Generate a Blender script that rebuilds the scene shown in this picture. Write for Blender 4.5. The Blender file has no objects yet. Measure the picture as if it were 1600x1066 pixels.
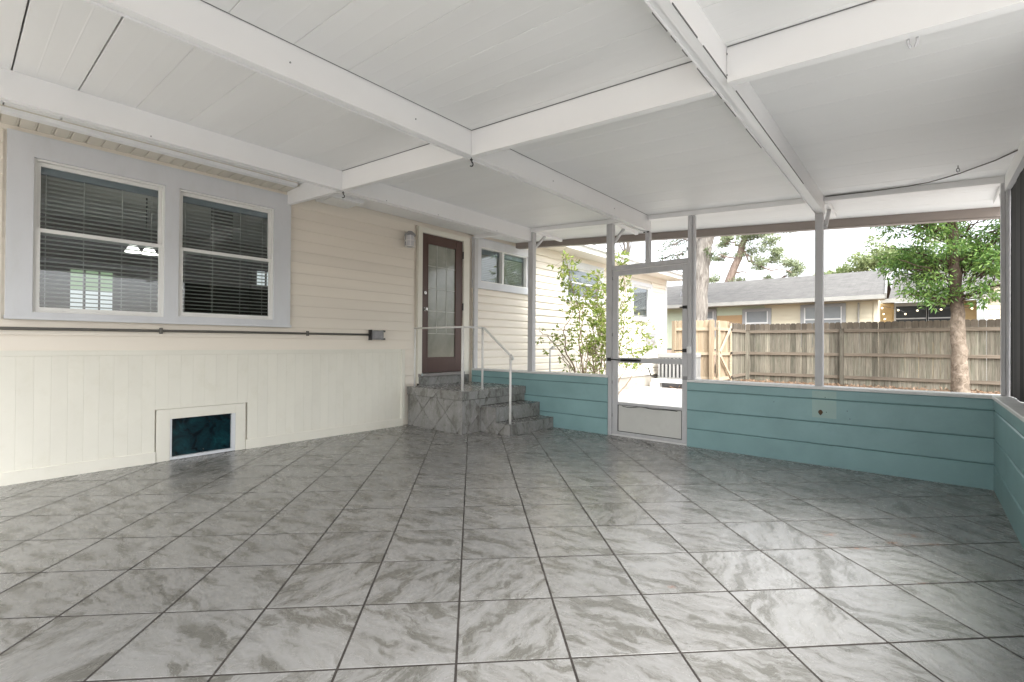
import bpy, math, random
from mathutils import Vector, Matrix
R = math.radians
S = bpy.context.scene
COL = S.collection
random.seed(7)

# ------------------------------------------------------------------ camera
CAM_H = 1.1171
def make_camera():
    f, yaw, pitch, roll = 745.72, 0.710071, 0.0078565, 0.0062286
    fw = Vector((-math.sin(yaw)*math.cos(pitch), math.cos(yaw)*math.cos(pitch), math.sin(pitch)))
    r0 = Vector((math.cos(yaw), math.sin(yaw), 0)); u0 = r0.cross(fw)
    r = r0*math.cos(roll) + u0*math.sin(roll)
    u = u0*math.cos(roll) - r0*math.sin(roll)
    cd = bpy.data.cameras.new('camera'); cam = bpy.data.objects.new('camera', cd)
    COL.objects.link(cam)
    m = Matrix((r, u, -fw)).transposed().to_4x4()
    m.translation = Vector((0, 0, CAM_H))
    cam.matrix_world = m
    cd.sensor_width = 36; cd.sensor_fit = 'HORIZONTAL'
    cd.lens = f/1600*36
    cd.clip_start = 0.02; cd.clip_end = 500
    S.camera = cam
make_camera()

# ------------------------------------------------------------------ world, sun, exposure
SUN_AZ = R(36)       # direction the light comes from, measured from +X towards -Y
SUN_EL = R(50)
sun_from = Vector((math.cos(SUN_EL)*math.cos(SUN_AZ), -math.cos(SUN_EL)*math.sin(SUN_AZ), math.sin(SUN_EL)))
W = bpy.data.worlds.new('World'); S.world = W; W.use_nodes = True
nt = W.node_tree; nt.nodes.clear()
sky = nt.nodes.new('ShaderNodeTexSky'); sky.sky_type = 'NISHITA'; sky.sun_disc = False
sky.sun_elevation = SUN_EL
sky.sun_rotation = math.atan2(sun_from.x, sun_from.y)
sky.air_density = 1.0; sky.dust_density = 4.0; sky.ozone_density = 1.0
hs = nt.nodes.new('ShaderNodeHueSaturation'); hs.inputs['Saturation'].default_value = 0.24
bg = nt.nodes.new('ShaderNodeBackground'); bg.inputs['Strength'].default_value = 0.15
wo = nt.nodes.new('ShaderNodeOutputWorld')
nt.links.new(sky.outputs[0], hs.inputs['Color']); nt.links.new(hs.outputs[0], bg.inputs[0]); nt.links.new(bg.outputs[0], wo.inputs[0])
sl = bpy.data.lights.new('sun', 'SUN'); sl.energy = 1.35; sl.angle = R(40); sl.color = (1, 0.998, 0.99)
so = bpy.data.objects.new('sun', sl); COL.objects.link(so)
so.rotation_euler = sun_from.to_track_quat('Z', 'Y').to_euler()
S.view_settings.view_transform = 'Standard'; S.view_settings.look = 'None'
S.view_settings.exposure = 2.05; S.view_settings.gamma = 1; S.view_settings.use_curve_mapping = False
S.cycles.max_bounces = 10; S.cycles.diffuse_bounces = 6; S.cycles.transparent_max_bounces = 16
S.cycles.sample_clamp_indirect = 8

# ------------------------------------------------------------------ materials
def newmat(name):
    m = bpy.data.materials.new(name); m.use_nodes = True
    t = m.node_tree; p = t.nodes['Principled BSDF']
    return m, t, p
def lk(t, a, b): t.links.new(a, b)
def objco(t, scale=(1, 1, 1), rnd=0.0, rot=(0, 0, 0), world=False):
    """object (or world) coordinates, shifted per object by a random offset"""
    if world:
        src = t.nodes.new('ShaderNodeNewGeometry').outputs['Position']
    else:
        src = t.nodes.new('ShaderNodeTexCoord').outputs['Object']
    mp = t.nodes.new('ShaderNodeMapping'); mp.inputs['Scale'].default_value = scale; mp.inputs['Rotation'].default_value = rot
    if rnd:
        oi = t.nodes.new('ShaderNodeObjectInfo')
        vm = t.nodes.new('ShaderNodeVectorMath'); vm.operation = 'MULTIPLY_ADD'
        vm.inputs[1].default_value = (rnd, rnd*1.7, rnd*2.3)
        cx = t.nodes.new('ShaderNodeCombineXYZ')
        for i in range(3): lk(t, oi.outputs['Random'], cx.inputs[i])
        lk(t, cx.outputs[0], vm.inputs[0]); lk(t, src, vm.inputs[2])
        src = vm.outputs[0]
    lk(t, src, mp.inputs['Vector'])
    return mp.outputs[0]
def noise(t, vec, scale=5, detail=4, rough=.55, dist=0):
    n = t.nodes.new('ShaderNodeTexNoise'); n.inputs['Scale'].default_value = scale
    n.inputs['Detail'].default_value = detail; n.inputs['Roughness'].default_value = rough
    n.inputs['Distortion'].default_value = dist
    lk(t, vec, n.inputs['Vector']); return n.outputs['Fac']
def ramp(t, fac, stops):
    r = t.nodes.new('ShaderNodeValToRGB'); e = r.color_ramp.elements
    while len(e) < len(stops): e.new(0.5)
    for i, (p, c) in enumerate(stops):
        e[i].position = p; e[i].color = (*c, 1) if len(c) == 3 else c
    lk(t, fac, r.inputs[0]); return r.outputs[0]
def mixc(t, fac, a, b, blend='MIX'):
    m = t.nodes.new('ShaderNodeMix'); m.data_type = 'RGBA'; m.blend_type = blend
    if isinstance(fac, (int, float)): m.inputs[0].default_value = fac
    else: lk(t, fac, m.inputs[0])
    for sock, v in ((m.inputs[6], a), (m.inputs[7], b)):
        if isinstance(v, tuple): sock.default_value = (*v, 1)
        else: lk(t, v, sock)
    return m.outputs[2]
def bump(t, p, h, strength=.2, dist=.01):
    b = t.nodes.new('ShaderNodeBump'); b.inputs['Strength'].default_value = strength; b.inputs['Distance'].default_value = dist
    lk(t, h, b.inputs['Height']); lk(t, b.outputs[0], p.inputs['Normal'])
def sc(c, k): return tuple(min(1, x*k) for x in c)
def perobj(t, col, amt):
    """brightness jitter per object"""
    oi = t.nodes.new('ShaderNodeObjectInfo')
    mr = t.nodes.new('ShaderNodeMapRange'); mr.inputs[3].default_value = 1-amt; mr.inputs[4].default_value = 1+amt*.6
    lk(t, oi.outputs['Random'], mr.inputs[0])
    vm = t.nodes.new('ShaderNodeVectorMath'); vm.operation = 'SCALE'
    lk(t, col, vm.inputs[0]); lk(t, mr.outputs[0], vm.inputs['Scale'])
    return vm.outputs[0]

def paint(name, col, rough=.5, var=.05, scale=3, dirt=None, dirt_amt=.0, bmp=.03, bscale=60, jit=0.0, metal=0, stretch=(1, 1, 1), spec=.5):
    m, t, p = newmat(name)
    v = objco(t, stretch, rnd=7)
    c = ramp(t, noise(t, v, scale, 5, .6), [(.3, sc(col, 1-var)), (.7, sc(col, 1+var))])
    if dirt:
        d = ramp(t, noise(t, v, scale*2.3, 6, .7, .4), [(.52, (0, 0, 0)), (.78, (1, 1, 1))])
        sp = t.nodes.new('ShaderNodeMath'); sp.operation = 'MULTIPLY'; sp.inputs[1].default_value = dirt_amt
        lk(t, d, sp.inputs[0]); c = mixc(t, sp.outputs[0], c, dirt)
    if jit: c = perobj(t, c, jit)
    lk(t, c, p.inputs['Base Color'])
    p.inputs['Roughness'].default_value = rough; p.inputs['Metallic'].default_value = metal
    p.inputs['Specular IOR Level'].default_value = spec
    if bmp: bump(t, p, noise(t, v, bscale, 3, .6), bmp, .01)
    return m

def woodmat(name, cols, jit=.15, grain=(22, 22, 1.3), rough=.75, stain=None, stain_amt=.5, tips=None):
    m, t, p = newmat(name)
    v = objco(t, grain, rnd=9)
    n = noise(t, v, 1.6, 6, .65, .6)
    c = ramp(t, n, [(.25, cols[0]), (.5, cols[1]), (.78, cols[2])])
    if stain:
        v2 = objco(t, (7, 7, 1.1), rnd=13)
        d = ramp(t, noise(t, v2, 1.2, 5, .65, .8), [(.46, (0, 0, 0)), (.7, (1, 1, 1))])
        mm = t.nodes.new('ShaderNodeMath'); mm.operation = 'MULTIPLY'; mm.inputs[1].default_value = stain_amt
        lk(t, d, mm.inputs[0]); c = mixc(t, mm.outputs[0], c, stain)
    if tips:
        sx = t.nodes.new('ShaderNodeSeparateXYZ'); lk(t, objco(t), sx.inputs[0])
        ad = t.nodes.new('ShaderNodeMath'); ad.operation = 'MULTIPLY_ADD'; ad.inputs[1].default_value = .35; lk(t, noise(t, objco(t, (9, 9, 5), rnd=5), 1.5, 5, .7), ad.inputs[0]); lk(t, sx.outputs[2], ad.inputs[2])
        tr = t.nodes.new('ShaderNodeMapRange'); tr.inputs[1].default_value = 1.66; tr.inputs[2].default_value = 1.80; tr.inputs[4].default_value = .75; lk(t, ad.outputs[0], tr.inputs[0])
        c = mixc(t, tr.outputs[0], c, tips)
    c = perobj(t, c, jit)
    lk(t, c, p.inputs['Base Color']); p.inputs['Roughness'].default_value = rough
    p.inputs['Specular IOR Level'].default_value = .2
    bump(t, p, n, .35, .004)
    return m

def tilemat():
    m, t, p = newmat('slate_tile')
    v0 = objco(t, (1, 1, 1), rnd=31, rot=(0, 0, .62))
    # domain-warped, stretched clouds: cleft slate print
    wn = t.nodes.new('ShaderNodeTexNoise'); wn.inputs['Scale'].default_value = 5.5; wn.inputs['Detail'].default_value = 5; wn.inputs['Roughness'].default_value = .6
    lk(t, v0, wn.inputs['Vector'])
    ws = t.nodes.new('ShaderNodeVectorMath'); ws.operation = 'MULTIPLY_ADD'; ws.inputs[1].default_value = (.16, .16, 0)
    lk(t, wn.outputs['Color'], ws.inputs[0]); lk(t, v0, ws.inputs[2])
    mp = t.nodes.new('ShaderNodeMapping'); mp.inputs['Scale'].default_value = (1.5, 4.4, 1); lk(t, ws.outputs[0], mp.inputs['Vector'])
    v = mp.outputs[0]
    n1 = noise(t, v, 2.7, 9, .62, .25)
    n2 = noise(t, v, 7, 8, .72, .5)
    n3 = noise(t, v0, 60, 4, .7)
    patch = ramp(t, n1, [(.40, (0, 0, 0)), (.515, (.28, .28, .28)), (.58, (.75, .75, .75)), (.70, (1, 1, 1))])
    grain = ramp(t, n2, [(.36, (0, 0, 0)), (.60, (1, 1, 1))])
    b = t.nodes.new('ShaderNodeMath'); b.operation = 'MULTIPLY_ADD'; b.inputs[1].default_value = .45
    lk(t, grain, b.inputs[0]); lk(t, patch, b.inputs[2])
    c = ramp(t, b.outputs[0], [(.0, (.285, .282, .275)), (.40, (.25, .246, .235)), (.80, (.19, .186, .172)), (1.0, (.142, .138, .123))])
    vv = t.nodes.new('ShaderNodeMath'); vv.operation = 'SUBTRACT'; vv.inputs[1].default_value = .5
    lk(t, noise(t, v, 1.7, 8, .62, .4), vv.inputs[0])
    va = t.nodes.new('ShaderNodeMath'); va.operation = 'ABSOLUTE'; lk(t, vv.outputs[0], va.inputs[0])
    vr = t.nodes.new('ShaderNodeMapRange'); vr.inputs[1].default_value = .012; vr.inputs[2].default_value = .0; vr.inputs[4].default_value = .55
    lk(t, va.outputs[0], vr.inputs[0]); c = mixc(t, vr.outputs[0], c, (.31, .31, .30))
    # rust streaks where something iron stood
    pos = t.nodes.new('ShaderNodeNewGeometry').outputs['Position']
    tot = None
    for (x, y, rx, ry) in [(.04, 3.61, .13, .03), (-.06, 3.70, .10, .05), (-.12, 3.49, .05, .05), (-.42, 3.40, .05, .05), (-.88, 2.167, .025, .018), (-.27, 3.27, .12, .02), (.0, 3.0, .04, .02)]:
        mp = t.nodes.new('ShaderNodeMapping'); mp.vector_type = 'TEXTURE'
        mp.inputs['Location'].default_value = (x, y, 0); mp.inputs['Scale'].default_value = (rx, ry, 1); mp.inputs['Rotation'].default_value = (0, 0, .7)
        lk(t, pos, mp.inputs['Vector'])
        ln = t.nodes.new('ShaderNodeVectorMath'); ln.operation = 'LENGTH'; lk(t, mp.outputs[0], ln.inputs[0])
        mr = t.nodes.new('ShaderNodeMapRange'); mr.inputs[1].default_value = 1.1; mr.inputs[2].default_value = .2
        lk(t, ln.outputs['Value'], mr.inputs[0])
        if tot is None: tot = mr.outputs[0]
        else:
            mx = t.nodes.new('ShaderNodeMath'); mx.operation = 'MAXIMUM'; lk(t, tot, mx.inputs[0]); lk(t, mr.outputs[0], mx.inputs[1]); tot = mx.outputs[0]
    rn = ramp(t, noise(t, pos, 38, 5, .7), [(.45, (0, 0, 0)), (.66, (1, 1, 1))])
    mm = t.nodes.new('ShaderNodeMath'); mm.operation = 'MULTIPLY'; lk(t, tot, mm.inputs[0]); lk(t, rn, mm.inputs[1])
    m2 = t.nodes.new('ShaderNodeMath'); m2.operation = 'MULTIPLY'; m2.inputs[1].default_value = 1.0; lk(t, mm.outputs[0], m2.inputs[0])
    c = perobj(t, c, .09)
    c = mixc(t, m2.outputs[0], c, (.25, .10, .045))
    # scuffs: small dark specks
    vw = t.nodes.new('ShaderNodeTexVoronoi'); vw.inputs['Scale'].default_value = 2.6; lk(t, pos, vw.inputs['Vector'])
    sp = t.nodes.new('ShaderNodeMapRange'); sp.inputs[1].default_value = .016; sp.inputs[2].default_value = .008; lk(t, vw.outputs['Distance'], sp.inputs[0])
    c = mixc(t, sp.outputs[0], c, (.05, .045, .04))
    lk(t, c, p.inputs['Base Color'])
    rr = t.nodes.new('ShaderNodeMapRange'); rr.inputs[3].default_value = .17; rr.inputs[4].default_value = .36
    lk(t, n2, rr.inputs[0]); lk(t, rr.outputs[0], p.inputs['Roughness'])
    p.inputs['Specular IOR Level'].default_value = .65
    hb = t.nodes.new('ShaderNodeMath'); hb.operation = 'MULTIPLY_ADD'; hb.inputs[1].default_value = -.25; lk(t, b.outputs[0], hb.inputs[0]); lk(t, n2, hb.inputs[2])
    hc = t.nodes.new('ShaderNodeMath'); hc.operation = 'MULTIPLY_ADD'; hc.inputs[1].default_value = .08; lk(t, n3, hc.inputs[0]); lk(t, hb.outputs[0], hc.inputs[2])
    bump(t, p, hc.outputs[0], .16, .005)
    return m

def glassmat(name, tint=(.84, .87, .86), base=.02):
    m, t, p = newmat(name); t.nodes.remove(p)
    out = t.nodes['Material Output']
    tr = t.nodes.new('ShaderNodeBsdfTransparent'); tr.inputs[0].default_value = (*tint, 1)
    gl = t.nodes.new('ShaderNodeBsdfGlossy'); gl.inputs['Roughness'].default_value = .012; gl.inputs[0].default_value = (.95, .97, 1, 1)
    fr = t.nodes.new('ShaderNodeFresnel'); fr.inputs[0].default_value = 1.52
    ad = t.nodes.new('ShaderNodeMath'); ad.operation = 'MULTIPLY_ADD'; ad.inputs[1].default_value = 1.9; ad.inputs[2].default_value = base
    lk(t, fr.outputs[0], ad.inputs[0])
    gg = t.nodes.new('ShaderNodeNewGeometry')     # the second face of the thin pane adds no further reflection
    iv = t.nodes.new('ShaderNodeMath'); iv.operation = 'SUBTRACT'; iv.inputs[0].default_value = 1; lk(t, gg.outputs['Backfacing'], iv.inputs[1])
    fc = t.nodes.new('ShaderNodeMath'); fc.operation = 'MULTIPLY'; lk(t, ad.outputs[0], fc.inputs[0]); lk(t, iv.outputs[0], fc.inputs[1])
    v = objco(t, (1, 1, 1), rnd=3)
    b = t.nodes.new('ShaderNodeBump'); b.inputs['Strength'].default_value = .03; b.inputs['Distance'].default_value = .02
    lk(t, noise(t, v, 2.5, 2), b.inputs['Height']); lk(t, b.outputs[0], gl.inputs['Normal'])
    mx = t.nodes.new('ShaderNodeMixShader'); lk(t, fc.outputs[0], mx.inputs[0]); lk(t, tr.outputs[0], mx.inputs[1]); lk(t, gl.outputs[0], mx.inputs[2])
    lk(t, mx.outputs[0], out.inputs['Surface'])
    return m

def emit(name, col, s):
    m, t, p = newmat(name)
    p.inputs['Base Color'].default_value = (*col, 1); p.inputs['Emission Color'].default_value = (*col, 1); p.inputs['Emission Strength'].default_value = s
    return m

def leafmat(name, cols, rough=.5, trans=.35):
    m, t, p = newmat(name)
    g = t.nodes.new('ShaderNodeNewGeometry')
    c = ramp(t, g.outputs['Random Per Island'], [(0, cols[0]), (.5, cols[1]), (1, cols[2])])
    n = noise(t, objco(t, world=True), 1.4, 3)
    c = mixc(t, n, c, mixc(t, .5, c, cols[1]))
    lk(t, c, p.inputs['Base Color']); p.inputs['Roughness'].default_value = rough
    tl = t.nodes.new('ShaderNodeBsdfTranslucent'); 
    hb = t.nodes.new('ShaderNodeHueSaturation'); hb.inputs['Value'].default_value = 1.3; lk(t, c, hb.inputs['Color']); lk(t, hb.outputs[0], tl.inputs[0])
    mx = t.nodes.new('ShaderNodeMixShader'); mx.inputs[0].default_value = trans
    lk(t, p.outputs[0], mx.inputs[1]); lk(t, tl.outputs[0], mx.inputs[2])
    lk(t, mx.outputs[0], t.nodes['Material Output'].inputs['Surface'])
    return m

def barkmat(name, cols, stretch=(9, 9, 1.4), b=.9, upper=None, uz=2.0):
    m, t, p = newmat(name)
    v = objco(t, stretch)
    n = noise(t, v, 1.6, 7, .68, .9); n2 = noise(t, objco(t), 2.2, 3)
    c = ramp(t, n, [(.3, cols[0]), (.5, cols[1]), (.7, cols[2])])
    c = mixc(t, ramp(t, n2, [(.45, (0, 0, 0)), (.65, (.6, .6, .6))]), c, cols[1])
    if upper:      # darker colour above the crotch, flaky pale bark below
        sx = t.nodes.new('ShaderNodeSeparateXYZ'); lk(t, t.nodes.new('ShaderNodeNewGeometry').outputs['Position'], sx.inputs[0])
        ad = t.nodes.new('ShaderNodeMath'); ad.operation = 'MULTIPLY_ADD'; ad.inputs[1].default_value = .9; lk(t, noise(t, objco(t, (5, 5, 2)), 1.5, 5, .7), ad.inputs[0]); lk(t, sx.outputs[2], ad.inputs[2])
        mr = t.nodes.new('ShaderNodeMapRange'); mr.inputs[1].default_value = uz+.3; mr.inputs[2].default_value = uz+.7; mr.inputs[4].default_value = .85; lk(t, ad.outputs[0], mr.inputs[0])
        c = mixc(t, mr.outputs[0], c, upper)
    lk(t, c, p.inputs['Base Color']); p.inputs['Roughness'].default_value = .9; p.inputs['Specular IOR Level'].default_value = .1
    bump(t, p, n, b, .03)
    return m

def shinglemat(name, c1, c2):
    m, t, p = newmat(name)
    v = objco(t)
    br = t.nodes.new('ShaderNodeTexBrick'); br.inputs['Scale'].default_value = 1
    br.inputs['Brick Width'].default_value = .33; br.inputs['Row Height'].default_value = .14; br.inputs['Mortar Size'].default_value = .008
    br.inputs['Color1'].default_value = (*c1, 1); br.inputs['Color2'].default_value = (*c2, 1); br.inputs['Mortar'].default_value = (*sc(c1, .6), 1)
    lk(t, v, br.inputs['Vector'])
    c = mixc(t, .6, br.outputs[0], ramp(t, noise(t, v, 3.5, 6, .7), [(.3, sc(c1, .8)), (.7, sc(c2, 1.15))]))
    lk(t, c, p.inputs['Base Color']); p.inputs['Roughness'].default_value = .9
    bump(t, p, br.outputs['Fac'], .4, .01)
    return m

M = {}
M['tile'] = tilemat()
M['grout'] = paint('grout', (.034, .028, .024), .9, .25, 9, bmp=.3)
M['white'] = paint('white_aluminium', (.80, .80, .80), .42, .02, 1.5, bmp=.015, bscale=150)
M['ceil'] = paint('white_roof_panel', (.78, .78, .775), .5, .03, 1.0, bmp=.04, bscale=14, stretch=(.5, 2, 1), jit=.015)
M['seam'] = paint('dark_seam_gap', (.16, .16, .16), .8, .1)
M['post'] = paint('aged_aluminium', (.50, .50, .51), .45, .07, 2.5, dirt=(.34, .33, .31), dirt_amt=.45, bmp=.05, bscale=90, stretch=(3, 3, .6))
M['trim'] = paint('grey_white_window_trim', (.60, .615, .64), .45, .04, 2.0, dirt=(.48, .47, .44), dirt_amt=.25, bmp=.03, bscale=70, stretch=(2, 2, .7))
M['vinyl'] = paint('white_vinyl', (.72, .72, .70), .4, .02, 4, bmp=0)
M['siding'] = paint('cream_vinyl_siding', (.76, .705, .62), .5, .03, 1.4, bmp=.05, bscale=60, jit=.05, stretch=(1, .5, 4))
M['cream'] = paint('cream_painted_board', (.73, .71, .63), .5, .03, 2.0, dirt=(.60, .57, .46), dirt_amt=.35, bmp=.04, bscale=45, jit=.015)
M['soffit'] = paint('ivory_soffit_vinyl', (.62, .58, .50), .5, .04, 3, jit=.05)
M['teal'] = paint('teal_masonry_paint', (.225, .372, .382), .38, .10, 2.2, dirt=(.19, .31, .318), dirt_amt=.5, bmp=.16, bscale=26, jit=.03)
M['tealjoint'] = paint('teal_joint_paint', (.105, .20, .198), .6, .08, 6)
M['tealpatch'] = paint('pale_teal_patch', (.31, .44, .415), .5, .05, 6, bmp=.05)
M['rust'] = paint('rust', (.09, .055, .03), .9, .4, 40)
M['cap'] = paint('white_sill_cap', (.70, .70, .69), .4, .04, 4, dirt=(.42, .40, .36), dirt_amt=.4)
M['door'] = paint('brown_door_paint', (.080, .043, .035), .4, .08, 3, bmp=.04, bscale=50, stretch=(4, 4, .5))
M['doorglass'] = None
M['dark'] = paint('black_plastic', (.012, .012, .013), .45, .1, 8)
M['steel'] = paint('satin_nickel', (.55, .54, .52), .25, .03, 8, metal=1)
M['conduit'] = paint('dull_conduit_paint', (.105, .10, .088), .5, .12, 12, bmp=.05)
M['galv'] = paint('galvanised_box', (.25, .25, .255), .5, .15, 20)
M['rail'] = paint('white_rail_paint', (.68, .67, .65), .4, .05, 8, dirt=(.35, .30, .24), dirt_amt=.3)
M['gutter'] = paint('taupe_eave_trim', (.27, .23, .205), .5, .06, 2, stretch=(.4, 3, 3))
M['shade'] = paint('charcoal_shade_cloth', (.012, .012, .013), .8, .15, 30)
M['glass'] = glassmat('window_glass')
M['glassfar'] = glassmat('far_window_glass', (.7, .74, .75), .08)
M['slat'] = paint('white_blind_slat', (.70, .70, .67), .5, .04, 5, jit=.05)
M['headrail'] = paint('blue_grey_headrail', (.30, .345, .40), .45, .05, 5)
M['cord'] = paint('blind_cord', (.5, .5, .48), .7, .03, 5)
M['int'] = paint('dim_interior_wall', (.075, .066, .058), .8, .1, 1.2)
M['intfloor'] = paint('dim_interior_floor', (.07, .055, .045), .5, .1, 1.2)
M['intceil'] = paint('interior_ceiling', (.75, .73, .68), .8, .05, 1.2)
M['litwin'] = emit('daylit_far_window', (.92, .97, 1.0), .22)
M['litgreen'] = emit('daylit_green_beyond_window', (.42, .58, .36), .2)
M['litlamp'] = emit('lit_lamp_glass', (1, .97, .92), 1.6)
M['bulb'] = emit('lit_bulb', (1, .84, .55), .35)
M['tealglass'] = None
M['conc'] = paint('pale_concrete', (.38, .375, .36), .85, .10, 1.2, dirt=(.30, .29, .27), dirt_amt=.6, bmp=.15, bscale=30)
M['foundation'] = paint('stained_foundation', (.36, .33, .285), .9, .12, 2.2, dirt=(.2, .17, .14), dirt_amt=.7, bmp=.2, bscale=20)
M['soil'] = None
M['acbody'] = paint('beige_grey_metal', (.27, .27, .26), .5, .05, 4)
M['acdark'] = paint('dark_coil_fins', (.06, .06, .062), .6, .2, 30)
M['oldwood'] = woodmat('weathered_fence_wood', [(.11, .098, .076), (.215, .195, .155), (.35, .325, .265)], .42, stain=(.12, .135, .095), stain_amt=.55, tips=(.085, .066, .05))
M['railwood'] = woodmat('weathered_rail_wood', [(.10, .08, .062), (.185, .155, .12), (.27, .232, .185)], .1, grain=(1.3, 22, 22))
M['newwood'] = woodmat('new_pine_wood', [(.24, .18, .118), (.33, .262, .18), (.40, .335, .25)], .14)
M['newrail'] = woodmat('new_pine_rail', [(.30, .235, .16), (.40, .33, .24), (.48, .415, .325)], .08, grain=(2, 22, 12))
M['green_wall'] = paint('pale_green_stucco', (.56, .63, .49), .8, .05, 2, bmp=.1)
M['tan_wall'] = paint('tan_painted_wall', (.50, .34, .19), .8, .05, 2)
M['yellow_wall'] = paint('pale_yellow_siding', (.70, .64, .49), .6, .03, 2)
M['gold_wall'] = paint('golden_siding', (.50, .36, .18), .6, .05, 2)
M['greyframe'] = paint('grey_window_casing', (.34, .345, .35), .5, .05, 4)
M['farpane'] = paint('grey_far_pane', (.26, .28, .29), .15, .12, 1.5)
M['darkpane'] = paint('dark_screen_pane', (.02, .022, .024), .3, .2, 1.5)
M['shingle'] = shinglemat('grey_shingles', (.092, .089, .084), (.142, .138, .131))
M['fasc'] = paint('grey_white_fascia', (.36, .355, .33), .6, .08, 4)
M['white_far'] = paint('white_eave_paint', (.75, .75, .74), .5, .03, 2)
M['oakbark'] = barkmat('grey_oak_bark', [(.085, .074, .064), (.21, .192, .17), (.38, .355, .32)])
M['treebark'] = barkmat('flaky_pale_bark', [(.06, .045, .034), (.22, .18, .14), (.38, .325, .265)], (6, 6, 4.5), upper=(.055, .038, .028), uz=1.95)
M['pinebark'] = barkmat('reddish_branch_bark', [(.16, .115, .09), (.27, .205, .17), (.36, .29, .25)])
M['twig'] = barkmat('shrub_twig', [(.13, .09, .06), (.24, .18, .13), (.34, .27, .2)], (20, 20, 6))
M['leafoak'] = leafmat('oak_leaf', [(.08, .12, .05), (.12, .155, .07), (.18, .20, .11)])
M['leafpine'] = leafmat('grey_green_leaf', [(.20, .25, .13), (.27, .31, .18), (.36, .39, .25)])
M['leaftree'] = leafmat('bright_tree_leaf', [(.05, .12, .03), (.12, .23, .05), (.25, .35, .09)])
M['leafshrub'] = leafmat('yellow_green_leaf', [(.09, .15, .025), (.19, .25, .045), (.32, .34, .11)], trans=.45)
M['leaffar'] = leafmat('far_leaf', [(.16, .22, .09), (.23, .28, .12), (.30, .35, .17)])
def soilmat():
    m, t, p = newmat('leaf_littered_soil')
    v = objco(t, world=True)
    c = ramp(t, noise(t, v, 9, 8, .75, .5), [(.3, (.06, .042, .03)), (.5, (.17, .115, .075)), (.62, (.28, .19, .125)), (.75, (.36, .28, .2))])
    lk(t, c, p.inputs['Base Color']); p.inputs['Roughness'].default_value = .95
    bump(t, p, noise(t, v, 25, 6, .8), .8, .03)
    return m
M['soil'] = soilmat()
def doorglass():
    m, t, p = newmat('obscured_door_glass')
    v = objco(t, (1, 1, 1))
    n = noise(t, v, 2.4, 5, .6, .8)
    c = ramp(t, n, [(.3, (.17, .18, .145)), (.6, (.26, .27, .23)), (.75, (.34, .35, .31))])
    lk(t, c, p.inputs['Base Color']); p.inputs['Roughness'].default_value = .10
    p.inputs['Specular IOR Level'].default_value = .9
    bump(t, p, noise(t, v, 24, 3), .12, .01)
    return m
M['doorglass'] = doorglass()
def tealglass():
    m, t, p = newmat('grimy_dark_teal_glass')
    v = objco(t, (1, 1, 1))
    c = ramp(t, noise(t, v, 7, 6, .7, .6), [(.42, (.001, .006, .010)), (.6, (.004, .03, .038)), (.78, (.012, .085, .085))])
    lk(t, c, p.inputs['Base Color']); p.inputs['Roughness'].default_value = .16
    p.inputs['Specular IOR Level'].default_value = .3
    return m
M['tealglass'] = tealglass()
def kickmat():
    return paint('dull_kick_plate', (.56, .56, .53), .45, .05, 3, dirt=(.42, .41, .37), dirt_amt=.4)
M['kick'] = kickmat()
M['clearglass'] = paint('ribbed_lamp_glass', (.55, .55, .57), .2, .05, 30)

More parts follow.
